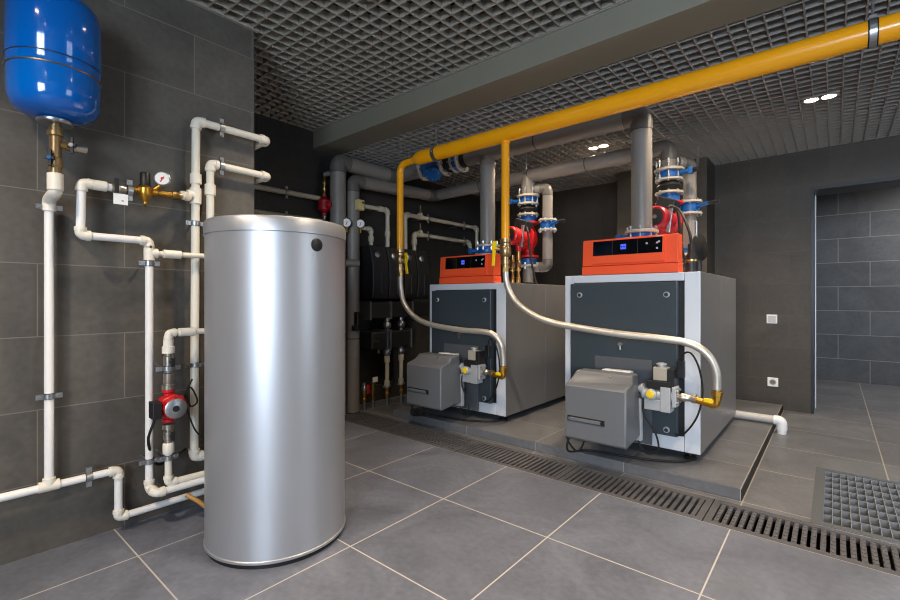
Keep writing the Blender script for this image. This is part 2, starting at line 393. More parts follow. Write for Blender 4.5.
# ------------------------------------------------------------------ silver tank
TX, TY = -1.906, 1.067
t = thing('hot_water_tank', (TX, TY, 0), 'tall silver cylindrical hot water tank standing on the floor', 'water tank')
MB().lathe((TX, TY, 0), (0, 0, 1), [(.286, 0), (.286, .024)], 64).build('base_ring', 'black_plastic', t)
MB().lathe((TX, TY, .017), (0, 0, 1), [(.2905, 0), (.295, .003), (.295, .012), (.2915, .015), (.291, .018), (.291, 1.297)], 96).build('body', 'steel', t)
MB().lathe((TX, TY, 1.306), (0, 0, 1), [(.289, 0), (.296, .003), (.296, .050), (.2925, .058), (.29, .062), (.15, .074), (.0, .076)], 96).build('lid', 'steel', t)
MB().lathe((TX, TY, 1.30), (0, 0, 1), [(.2905, 0), (.2905, .007)], 96).build('seam_band', 'black_plastic', t)
a = math.radians(1.2); d = V3((math.cos(a), math.sin(a), 0)); c = V3((TX, TY, 1.264)) + d * .284
MB().lathe(c, d, [(.026, 0), (.026, .0105), (.022, .013), (.0, .0135)], 28).build('sensor_plug', 'black_plastic', t, label='round dark grey plug')

# ------------------------------------------------------------------ blue expansion vessel with its brass group
EX, EY = -2.336, 0.371
t = thing('expansion_tank', (EX, EY, 1.72), 'glossy blue expansion vessel hanging high on the left wall', 'expansion tank')
R = .143
MB().lathe((EX, EY, 1.742), (0, 0, 1), [(.03, 0), (.09, .010), (.122, .028), (.138, .058), (R, .1), (R, .170)], 48).build('lower_shell', 'blue_gloss', t)
MB().lathe((EX, EY, 1.915), (0, 0, 1), [(R, 0), (R, .034), (R + .0015, .036), (R + .0015, .222), (R - .003, .246), (.132, .270), (.115, .288), (.06, .305), (0, .308)], 48).build('upper_shell', 'blue_gloss', t)
MB().lathe((EX, EY, 1.9115), (0, 0, 1), [(R, 0), (R + .003, .001), (R + .003, .005), (R, .006)], 48).build('band', 'brass', t)
MB().ring((EX, EY, 1.9535), (0, 0, 1), R - .002, R + .0022, .004, 48).build('seam', 'rubber', t)
MB().lathe((EX, EY, 1.727), (0, 0, 1), [(.055, 0), (.058, .004), (.058, .012), (.04, .02)], 32).build('mount_plate', 'zinc', t)
MB().box(XL, EX - R + .004, EY - .03, EY + .03, 1.90, 1.95).build('wall_bracket', 'zinc', t)

t = thing('brass_valve_group', (EX, EY, 1.52), 'brass tee with two black-handled valves under the blue vessel', 'valve')
b = MB(); b.lathe((EX, EY, 1.53), (0, 0, 1), [(.020, 0), (.020, .03), (.024, .034), (.024, .062), (.019, .066), (.019, .15), (.026, .152), (.026, .168), (.021, .17), (.021, .19), (.015, .192), (.015, .215)], 16)
b.build('tee_body', 'bronze', t)
b = MB(); b.cyl((EX, EY, 1.652), (EX, EY + .052, 1.652), .014); b.cyl((EX, EY + .03, 1.652), (EX, EY + .05, 1.652), .018, n=6)
b.build('side_outlet', 'brass', t); b = MB(); b.cyl((EX, EY + .05, 1.652), (EX, EY + .098, 1.652), .016); b.build('outlet_cap', 'nickel', t)
for c, d in (((EX, EY + .066, 1.652), (.8, -.6, 0)), ((EX, EY, 1.588), (.8, -.6, 0))):
    d = V3(d).normalized(); c = V3(c)
    b = MB(); b.cyl(c, c + d * .034, .006); q = c + d * .034; rot = Matrix((V3((0, 0, 1)).cross(d), V3((0, 0, 1)), d)).transposed()
    b.cbox(q, (.012, .066, .008), rot); b.cbox(q, (.03, .014, .009), rot); hd = b.build('handle', 'black_plastic', t, bev=.002)
    MB().cyl(q, q + d * .008, .008, n=12).build('screw', 'blue' if c.y < EY + .03 else 'zinc', hd)

r = .0158
X48 = -2.44
t = thing('expansion_pipe', (X48, .37, .28), 'white pipe dropping from the blue vessel to the low horizontal line on the left wall', 'pipe')
MB().cyl((EX, EY, 1.468), (EX, EY, 1.535), .026, n=20).build('union', 'ppr_fit', t, bev=.003)
MB().tube(fillet([(EX, EY, 1.49), (EX, EY, 1.462), (X48, .368, 1.445), (X48, .368, 1.40)], (.03), 6), .0225, 16).build('swan_elbow', 'ppr_fit', t)
MB().cyl((X48, .368, .282), (X48, .368, 1.43), r, n=18).build('pipe', 'ppr_white', t)
pipe_run(t, [(X48, YS + .02, .287), (X48, .603, .281), (X48, .603, .07), (X48, 1.24, .07)], r, 'ppr_white', 'ppr_fit')
tee((X48, .368, .284), (0, 1, 0), (0, 0, 1), r, t)
for z in (1.415, .648): clamp((X48, .368, z), (0, 0, 1), (0, 1, 0), (XL - X48, 0, 0), r, t)
clamp((X48, .497, .282), (0, 1, 0), (0, 0, 1), (XL - X48, 0, 0), r, t)

# ------------------------------------------------------------------ cold water loop with regulator
XC = -2.385
t = thing('cold_water_pipe', (XC, .46, 1.31), 'white stepped pipe loop on the left wall beside the brass pressure regulator', 'pipe')
r = .0160
pipe_run(t, [(XC, .585, 1.523), (XC, .462, 1.525), (XC, .458, 1.307), (XC, .706, 1.307), (XC, .706, .185), (-2.325, .715, .172), (-2.325, 1.24, .165)], r, 'ppr_white')
coupling((XC, .522, 1.524), (0, 1, 0), r, t, .05)
tee((XC, .706, 1.252), (0, 0, 1), (0, 1, 0), r, t)
MB().cyl((XC, .72, 1.252), (XC, 1.0, 1.256), .0125, n=16).build('branch_pipe', 'ppr', t)
coupling((XC, .80, 1.253), (0, 1, 0), .0145, t, .075)
for z in (1.205, .305): clamp((XC, .706, z), (0, 0, 1), (0, 1, 0), (XL - XC, 0, 0), r, t)
clamp((XC, .630, 1.523), (0, 1, 0), (0, 0, 1), (XL - XC, 0, 0), .019, t)
b = MB(); b.lathe((XC, .545, 1.523), (0, 1, 0), [(.015, 0), (.015, .018), (.02, .02), (.022, .03), (.022, .055), (.018, .062), (.018, .09)], 14); v = b.build('ball_valve', 'nickel', t)
b = MB(); b.cyl((XC, .575, 1.523), (XC + .034, .575, 1.53), .006); b.cbox((XC + .034, .575, 1.53), (.008, .016, .06)); b.build('handle', 'black_plastic', v, bev=.002)
tg = MB().cbox((XC + .03, .59, 1.474), (.002, .052, .046)).build('hanging_tag', 'white', t, label='small white tag hanging from the valve')
MB().cbox((XC + .0315, .597, 1.467), (.0006, .008, .004)).build('mark', 'black_plastic', tg)

t = thing('pressure_regulator', (XC, .688, 1.53), 'brass pressure regulator with black knob and round gauge on the left wall', 'regulator')
b = MB(); b.lathe((XC, .645, 1.533), (0, 1, 0), [(.012, 0), (.012, .012), (.018, .014), (.018, .026), (.013, .03), (.013, .07), (.018, .075), (.018, .09), (.013, .095), (.013, .15)], 14)
b.lathe((XC, .69, 1.493), (0, 0, 1), [(.008, -.012), (.014, 0), (.024, .012), (.03, .03), (.03, .05), (.022, .06), (.018, .066)], 18)
b.build('body', 'brass_gold', t)
MB().lathe((XC, .69, 1.555), (0, 0, 1), [(.024, 0), (.024, .004), (.021, .006), (.0205, .055), (.017, .06)], 18).build('knob', 'black_plastic', t)
MB().lathe((XC, .69, 1.473), (0, 0, 1), [(.004, -.006), (.009, 0), (.009, .008)], 12).build('drain_cap', 'brass_gold', t)
MB().cyl((XC + .004, .722, 1.54), (XC + .02, .75, 1.572), .008).build('gauge_stem', 'brass_gold', t)
d = V3((.86, -.42, .1)).normalized(); c = V3((XC + .014, .757, 1.593))
gz = MB().lathe(c, d, [(.03, 0), (.033, .003), (.033, .022), (.030, .024), (.029, .020), (0, .020)], 28).build('gauge', 'zinc', t)
MB().lathe(c + d * .0205, d, [(.0285, 0), (.0285, .0008)], 28).build('dial', 'dial', gz)
u = d.cross(V3((0, 0, 1))).normalized(); w = u.cross(d); rot = Matrix((u, w, d)).transposed()
MB().cbox(c + d * .022 - w * .004, (.0045, .03, .001), rot @ Matrix.Rotation(.5, 3, 'Z')).cyl(c + d * .0215, c + d * .0235, .006, n=12).build('needle', 'red', gz)
MB().lathe((XC, .785, 1.535), (0, 1, 0), [(.014, 0), (.014, .012), (.018, .013), (.018, .03), (.015, .034), (.015, .055)], 10).build('check_valve', 'brass', t)

# ------------------------------------------------------------------ risers A and B
XA = -2.43; r = .0190
t = thing('hot_water_riser', (XA, .918, .25), 'tallest cream riser pipe on the left wall, its bend just under the ceiling grid', 'pipe')
pipe_run(t, [(XA, 1.22, .255), (XA, .913, .258), (XA, .922, 1.930), (XA, 1.294, 1.930), (-2.78, 1.294, 1.925)], r, 'ppr')
coupling((XA, .921, 1.64), (0, 0, 1), r, t, .05); tee((XA, .92, 1.555), (0, 0, 1), (0, -1, 0), r, t)
MB().cyl((XA, .9, 1.545), (XC + .0, .835, 1.538), .0140, n=16).build('branch_pipe', 'ppr', t); coupling((XA + .028, .862, 1.541), (XC - XA, -.065, 0), .0155, t, .045)
for z in (1.418, .716): clamp((XA, .92, z), (0, 0, 1), (0, 1, 0), (XL - XA, 0, 0), r, t)
clamp((XA, 1.045, 1.930), (0, 1, 0), (0, 0, 1), (XL - XA, 0, 0), r, t)
t = thing('circulation_riser', (XA, .99, .9), 'shorter cream riser pipe rising behind the silver tank beside the tallest riser', 'pipe')
pipe_run(t, [(XA, .990, .25), (XA, .990, 1.733), (XA, 1.298, 1.730), (-2.78, 1.298, 1.726)], .0182, 'ppr')
coupling((XA, .99, 1.598), (0, 0, 1), .0190, t, .055)
clamp((XA, 1.045, 1.732), (0, 1, 0), (0, 0, 1), (XL - XA, 0, 0), .0182, t)

# pump branch between the wall and the tank
XP = -2.335; YQ = .768
t = thing('pump_pipe', (XP, YQ, .19), 'cream pipe carrying the small red pump low on the left wall', 'pipe')
r = .017
pipe_run(t, [(XP, 1.0, .888), (XP, YQ, .888), (XP, YQ, .80)], .0140, 'ppr'); coupling((XP, .845, .888), (0, 1, 0), .0145, t, .07)
pipe_run(t, [(XP, YQ, .365), (XP, YQ, .200), (XP, 1.24, .19)], .0150, 'ppr')
b = MB(); b.lathe((XP, YQ, .795), (0, 0, 1), [(.026, 0), (.026, .03), (.021, .033), (.021, .062)], 18); b.build('union', 'ppr_fit', t)
b = MB(); b.lathe((XP, YQ, .335), (0, 0, 1), [(.020, 0), (.0235, .005), (.0235, .045), (.020, .05)], 18); b.build('union', 'ppr_fit', t)
for z, hz in ((.63, .755), (.385, .42)):
    v = MB().lathe((XP, YQ, z), (0, 0, 1), ([(.028, 0), (.028, .02), (.02, .024), (.023, .03), (.023, .072), (.018, .076), (.018, .1), (.022, .104), (.022, .15), (.018, .153), (.018, .165)] if z > .5 else [(.017, 0), (.017, .012), (.022, .016), (.022, .05), (.016, .056), (.026, .064), (.026, .085)]), 10).build('ball_valve', 'nickel', t)
    b = MB(); b.cyl((XP, YQ, hz), (XP + .036, YQ, hz), .006); b.cbox((XP + .036, YQ + .006, hz), (.008, .018, .04)); b.build('handle', 'black_plastic', v, bev=.002)
clamp((XP, YQ, .726), (0, 0, 1), (0, 1, 0), (XL - XP, 0, 0), .022, t); clamp((XP, YQ, .316), (0, 0, 1), (0, 1, 0), (XL - XP, 0, 0), .015, t)

t = thing('circulation_pump', (XP, YQ, .55), 'small red pump with a grey disc face low on the left wall', 'pump')
b = MB(); b.lathe((XP, YQ, .482), (0, 0, 1), [(.026, 0), (.026, .012), (.019, .016), (.019, .13), (.026, .136), (.026, .15)], 16); b.cyl((XP - .03, YQ, .553), (XP + .018, YQ, .553), .046, n=20); b.build('volute', 'red', t)
d = V3((.93, -.12, 0)).normalized(); c = V3((XP + .01, YQ + .012, .553))
MB().lathe(c, d, [(.058, 0), (.058, .03), (.050, .036), (.046, .07), (.043, .075)], 8, ).build('motor_housing', 'red', t, bev=.004)
pl = MB().lathe(c + d * .072, d, [(.044, 0), (.044, .006), (.041, .008), (0, .008)], 28).build('name_plate', 'zinc', t, label='round grey metal face plate')
MB().lathe(c + d * .0805, d, [(.014, 0), (.014, .001)], 18).build('centre_screw', 'black_plastic', pl)
MB().cbox((XP + .03, YQ - .062, .55), (.06, .036, .075)).build('terminal_box', 'black_plastic', t, bev=.004)
tag(MB().tube(smooth_path([(XP + .03, YQ - .062, .51), (XP, YQ - .08, .42), (-2.40, YQ - .045, .32), (-2.44, YQ + .0, .26), (-2.46, YQ + .12, .30)], 5), .006, 8).build('pump_cable', 'rubber'), 'black cable hanging from the small red wall pump', 'cable')
tag(MB().tube(smooth_path([(-2.35, .875, .66), (-2.36, .855, .60), (-2.36, .87, .53), (-2.355, .90, .55), (-2.36, .87, .62), (-2.37, .85, .56), (-2.37, .89, .42), (-2.36, .93, .36)], 5), .004, 7).build('sensor_cable', 'rubber'), 'thin black looped sensor cable beside the tall riser near the tank', 'cable')
tag(MB().tube(smooth_path([(-2.30, .83, .135), (-2.27, .87, .10), (-2.25, .93, .04), (-2.26, 1.02, .012), (-2.27, 1.12, .012)], 5), .010, 10).build('drain_hose', 'kraft'), 'tan hose on the floor pipes behind the silver tank', 'hose')

# pipes that run on along the recess wall
XH = -3.53
t = thing('recess_pipe', (XH, 1.5, 1.94), 'upper pale pipe on the dark recess wall above the silver tank', 'pipe')
pipe_run(t, [(XH, 1.27, 1.935), (XH, 2.37, 1.945)], .022, 'ppr_dull'); clamp((XH, 2.05, 1.942), (0, 1, 0), (0, 0, 1), (-.058, 0, 0), .022, t)
t = thing('recess_pipe', (XH, 1.5, 1.74), 'lower pale pipe on the dark recess wall just above the tank lid', 'pipe')
pipe_run(t, [(XH, 1.27, 1.738), (XH, 2.40, 1.745)], .018, 'ppr_dull'); clamp((XH, 2.05, 1.738), (0, 1, 0), (0, 0, 1), (-.058, 0, 0), .018, t)
t = thing('recirculation_pump', (-3.50, 2.40, 1.88), 'small dark red pump on the recess wall left of the thick grey risers', 'pump')
c = V3((-3.50, 2.405, 1.885))
MB().lathe(c - V3((0, 0, .09)), (0, 0, 1), [(.024, 0), (.024, .015), (.018, .02), (.058, .045), (.058, .13), (.018, .16), (.024, .165), (.024, .18)], 16).build('volute', 'dark_red', t)
d = V3((.8, .2, -.05)).normalized(); MB().lathe(c, d, [(.042, 0), (.042, .09), (.036, .1)], 18).build('motor_housing', 'dark_red', t); MB().lathe(c + d * .1, d, [(.026, 0), (.026, .006)], 16).build('cap', 'black_plastic', t)
MB().cbox(c + V3((.04, .06, .005)), (.06, .06, .07)).build('terminal_box', 'dark_red', t, bev=.004)
t = thing('air_vent_valve', (-3.50, 2.405, 1.97), 'slim brass valve column above the small dark red recess pump', 'valve')
MB().lathe((-3.50, 2.405, 1.965), (0, 0, 1), [(.016, 0), (.016, .03), (.011, .035), (.02, .05), (.02, .075), (.012, .08), (.012, .1), (.018, .11), (.018, .14), (.011, .15), (.011, .2)], 12).build('body', 'brass', t)
MB().cyl((-3.50, 2.405, 2.16), (-3.41, 2.46, 2.175), .022, n=12).build('branch', 'insul', t)
MB().lathe((-3.50, 2.405, 1.755), (0, 0, 1), [(.014, 0), (.014, .02), (.02, .022), (.02, .035), (.014, .037)], 12).build('lower_union', 'nickel', t)

# ------------------------------------------------------------------ insulated heating mains
def insul_pipe(root, pts, r, R=None, seg=5, bands=0.55):
    pts = [V3(p) for p in pts]; R = R or r * 1.9
    n = len(pts); cut = []
    for i in range(n):
        cut.append(0 if i in (0, n - 1) else R)
    for i in range(n - 1):
        d = dirv(pts[i], pts[i + 1]); a = pts[i] + d * cut[i]; b = pts[i + 1] - d * cut[i + 1]
        MB().cyl(a, b, r, n=28).build('pipe', 'insul', root)
        L = (b - a).length; k = max(0, int(L / bands))
        for j in range(k + 1):
            p = a + d * (L * j / max(1, k)); MB().ring(p, d, r * .985, r * 1.025, .009, 28).build('seam', 'insul_seam', root)
    for i in range(1, n - 1):
        a = dirv(pts[i], pts[i - 1]); b = dirv(pts[i], pts[i + 1])
        path = fillet([pts[i] + a * R * 1.001, pts[i], pts[i] + b * R * 1.001], R * .999, seg)
        MB().tube(path, r * 1.05, 28).build('elbow', 'insul_dark', root, angle=12)

def flange(root, p, d, ro, h=.018, m='flange', nb=8, bl=.075, name='flange'):
    f = MB(); f.lathe(V3(p) - V3(d).normalized() * h / 2, d, [(ro * .96, 0), (ro, .003), (ro, h - .003), (ro * .96, h)], 32)
    o = f.build(name, m, root)
    if nb:
        bolts(o, p, d, ro * .84, nb, .009, bl)
    return o
YM, ZM = 3.16, 2.275; XB1, XB2 = -2.245, -0.985
YR, ZRR = 3.75, 2.205; XQ1, XQ2 = -2.198, -0.965
t = thing('supply_main', (-3.40, 2.48, 0), 'thick grey insulated supply main under the ceiling with the leftmost riser', 'pipe')
insul_pipe(t, [(-3.40, 2.48, 0), (-3.40, 2.48, ZM), (-3.40, YM, ZM), (-2.99, YM, ZM)], .070, R=.10)
insul_pipe(t, [(-2.46, YM, ZM), (XB2, YM, ZM), (XB2, YM, 1.50)], .066, R=.105)
insul_pipe(t, [(XB1, YM, ZM), (XB1, YM, 1.50)], .064)
MB().lathe((XB1, YM, ZM - .11), (0, 0, 1), [(.068, 0), (.068, .03), (.055, .07)], 28).build('tee_collar', 'insul', t)
for X in (XB1, XB2):
    flange(t, (X, YM, 1.49), (0, 0, 1), .105, .02)
for X in (-1.9, -1.45):
    MB().cyl((X, YM, ZM + .064), (X, YM, ZR + .04), .005, n=8).build('hanger_rod', 'zinc', t)
t = thing('return_main', (-3.40, 2.645, 0), 'grey insulated return main behind the supply main with the second thick riser', 'pipe')
insul_pipe(t, [(-3.40, 2.645, 0), (-3.40, 2.645, ZRR - .07), (-3.40, YR, ZRR - .02), (XQ2, YR, ZRR), (XQ2, YR, 2.01)], .060, R=.10)
insul_pipe(t, [(XQ1, YR, ZRR), (XQ1, YR, 1.99)], .062)
MB().cyl((XQ1 - .02, YR, ZRR + .058), (XQ1 - .02, YR, ZR + .03), .006, n=8).build('hanger_rod', 'zinc', t)
t = thing('riser_valve', (-3.40, 2.56, 0), 'black lever valve low on the grey risers beside the silver tank', 'valve')
MB().cbox((-3.31, 2.62, .84), (.05, .03, .17)).cbox((-3.31, 2.60, .78), (.05, .05, .05)).build('lever', 'black_plastic', t, bev=.008)
b = MB(); b.cyl((-3.40, 2.50, 1.37), (-3.33, 2.66, 1.37), .034, n=16).build('bridge_pipe', 'insul', t)

# boiler supply wafer valves under the riser flanges
for X, lab in ((XB1, 'blue wafer valve under the grey riser of the left boiler'), (XB2, 'blue wafer valve under the grey riser of the right boiler')):
    t = thing('butterfly_valve', (X, YM, 1.20), lab, 'valve', 'blue valves on the boiler supply flanges')
    MB().lathe((X, YM, 1.425), (0, 0, 1), [(.082, 0), (.085, .004), (.085, .05), (.082, .054)], 28).build('body', 'blue', t)
    b = MB(); b.cyl((X - .05, YM - .03, 1.452), (X - .12, YM - .06, 1.452), .02); b.cbox((X - .13, YM - .064, 1.452), (.035, .04, .05))
    b.build('handle_neck', 'blue', t, bev=.006)
    flange(t, (X, YM, 1.413), (0, 0, 1), .105, .02, nb=0)
    MB().cyl((X, YM, 1.19), (X, YM, 1.404), .06, n=24).build('nozzle', 'insul', t)

# check valve group on the supply main behind the yellow pipe
t = thing('check_valve', (-2.75, YM, ZM), 'blue flanged valve with bolted body in the supply main behind the yellow pipe bend', 'valve')
b = MB(); b.lathe((-2.97, YM, ZM), (1, 0, 0), [(.075, 0), (.075, .03), (.06, .05), (.08, .1), (.085, .14), (.06, .2), (.085, .22), (.085, .25)], 24)
b.lathe((-2.82, YM - .02, ZM), (.25, -.55, -.75), [(.062, .02), (.062, .10), (.074, .105), (.074, .13), (.06, .135)], 20)
o = b.build('body', 'blue', t); bolts(o, V3((-2.82, YM - .02, ZM)) + V3((.25, -.55, -.75)).normalized() * .12, (.25, -.55, -.75), .058, 6, .008, .045)
flange(t, (-2.975, YM, ZM), (1, 0, 0), .108, .024); flange(t, (-2.71, YM, ZM), (1, 0, 0), .108, .02)
MB().lathe((-2.70, YM, ZM), (1, 0, 0), [(.07, 0), (.085, .04), (.085, .06), (.07, .10)], 24).build('rubber_joint', 'rubber', t)
flange(t, (-2.595, YM, ZM), (1, 0, 0), .1, .018)
MB().lathe((-2.585, YM, ZM), (1, 0, 0), [(.084, 0), (.084, .05)], 24).build('wafer', 'blue', t)
flange(t, (-2.52, YM, ZM), (1, 0, 0), .108, .022, bl=.05); MB().lathe((-2.51, YM, ZM), (1, 0, 0), [(.072, 0), (.072, .05)], 24).build('collar', 'black_plastic', t)

# pump columns behind the boilers
def column(X, zt, side, off, labs):
    Y = YR
    t = thing('butterfly_valve', (X, Y, zt - .08), labs[0], 'valve', 'blue valves above the boiler pumps')
    flange(t, (X, Y, zt - .01), (0, 0, 1), .105, .02, bl=.15)
    MB().lathe((X, Y, zt - .07), (0, 0, 1), [(.08, 0), (.08, .048)], 28).build('body', 'blue', t)
    b = MB(); d = V3((side, -.25, 0)).normalized(); c = V3((X, Y, zt - .045)); b.cyl(c + d * .07, c + d * .15, .018); b.cbox(c + d * .165, (.03, .045, .05)); b.build('handle_neck', 'blue', t, bev=.005)
    MB().cyl(c + d * .17, c + d * .215, .018, n=12).build('handwheel', 'black_plastic', t)
    t = thing('rubber_joint', (X, Y, zt - .2), labs[1], 'pipe joint', 'rubber joints above the boiler pumps')
    flange(t, (X, Y, zt - .085), (0, 0, 1), .1, .018, bl=.04)
    MB().lathe((X, Y, zt - .175), (0, 0, 1), [(.062, 0), (.075, .02), (.09, .04), (.075, .06), (.062, .08)], 28).build('bellows', 'rubber', t)
    flange(t, (X, Y, zt - .185), (0, 0, 1), .1, .018, bl=.04)
    MB().lathe((X, Y, zt - .25), (0, 0, 1), [(.075, 0), (.075, .056)], 28).build('spacer_ring', 'blue', t)
    zp = zt - .26
    t = thing('circulator_pump', (X, Y, zp - .33), labs[2], 'pump', 'large red pumps behind the boilers')
    flange(t, (X, Y, zp - .003), (0, 0, 1), .1, .02, 'red', nb=0)
    b = MB(); b.lathe((X, Y, zp - .31), (0, 0, 1), [(.062, 0), (.05, .03), (.058, .08), (.085, .12), (.09, .17), (.08, .22), (.055, .27), (.06, .3)], 24); b.build('volute', 'red' if side < 0 else 'dark_red', t)
    flange(t, (X, Y, zp - .315), (0, 0, 1), .1, .02, 'red', nb=0)
    mo = MB().lathe((X + .01, Y - .05, zp - .15), (-.12, -1, .04), [(.105, 0), (.105, .03), (.075, .04), (.072, .17), (.082, .18), (.082, .235), (.07, .245)], 28).build('motor', 'red' if side < 0 else 'dark_red', t)
    c = V3((X + .01, Y - .05, zp - .15)) + V3((-.12, -1, .04)).normalized() * .246
    MB().lathe(c, (-.12, -1, .04), [(.06, 0), (.06, .004), (.05, .006)], 24).build('end_cap', 'black_plastic', mo); MB().lathe(c, (-.12, -1, .04), [(.014, .004), (.014, .010)], 12).build('shaft_plug', 'zinc', mo)
    MB().cbox((X + .02, Y - .12, zp - .03), (.13, .13, .085), Matrix.Rotation(.35, 3, 'Y')).build('terminal_box', 'black_plastic', t, bev=.01)
    MB().cbox((X + .055, Y - .20, zp - .15), (.028, .02, .2), Matrix.Rotation(.12, 3, 'Y')).build('bracket', 'zinc', t, bev=.003)
    MB().tube(smooth_path([(X + .07, Y - .16, zp - .05), (X + .11, Y - .19, zp - .12), (X + .12, Y - .17, zp - .3), (X + .15, Y - .15, zp - .5), (X + .17, Y - .12, zp - .60)], 5), .009, 8).build('cable', 'rubber', t)
    z2 = zp - .335
    t = thing('butterfly_valve', (X, Y, z2 - .1), labs[3], 'valve', 'blue valves below the boiler pumps')
    MB().lathe((X, Y, z2 - .055), (0, 0, 1), [(.08, 0), (.08, .053)], 28).build('body', 'blue', t)
    c = V3((X, Y, z2 - .03)); b = MB(); b.cyl(c + d * .07, c + d * .15, .016); b.build('handle_neck', 'blue', t)
    flange(t, (X, Y, z2 - .067), (0, 0, 1), .102, .02, bl=.06)
    # bypass: leaves the column above the valve, drops beside it and returns below
    XBp = X + off[0]; YBp = Y + off[1]
    t = thing('bypass_pipe', (XBp, YBp, 1.2), labs[4], 'pipe', 'grey bypass pipes beside the boiler pumps')
    za = zt + .05; zb = z2 - .08
    insul_pipe(t, [(X + .04, Y + .03, za), (XBp, YBp, za), (XBp, YBp, zb), (X + .0, Y + .03, zb)], .046, R=.065)
    insul_pipe(t, [(X, Y, z2 - .075), (X, Y, 1.2)], .05)
    zc = (za + zb) / 2 + .02
    flange(t, (XBp, YBp, zc + .045), (0, 0, 1), .085, .018, bl=.04); flange(t, (XBp, YBp, zc - .045), (0, 0, 1), .085, .018, bl=.04)
    MB().lathe((XBp, YBp, zc - .035), (0, 0, 1), [(.066, 0), (.066, .07)], 24).build('wafer', 'blue', t)
    b = MB(); b.cyl((XBp + .05, YBp - .03, zc), (XBp + .14, YBp - .06, zc + .015), .015); b.build('handle_neck', 'blue', t)
    MB().cyl((XBp + .14, YBp - .06, zc + .015), (XBp + .22, YBp - .09, zc + .01), .013, n=10).build('handle', 'black_plastic', t)
column(XQ1, 2.015, -1, (.175, .05), ('blue valve topping the left boiler pump column', 'black rubber joint above the left boiler pump', 'red circulator pump behind the orange panel of the left boiler', 'blue valve beneath the red pump of the left boiler', 'grey bypass pipe right of the left boiler pump'))
column(XQ2, 2.035, 1, (.115, .13), ('blue valve topping the right boiler pump column', 'black rubber joint above the right boiler pump', 'red circulator pump with dark round end behind the right boiler panel', 'blue valve beneath the red pump of the right boiler', 'grey bypass pipe right of the right boiler pump'))

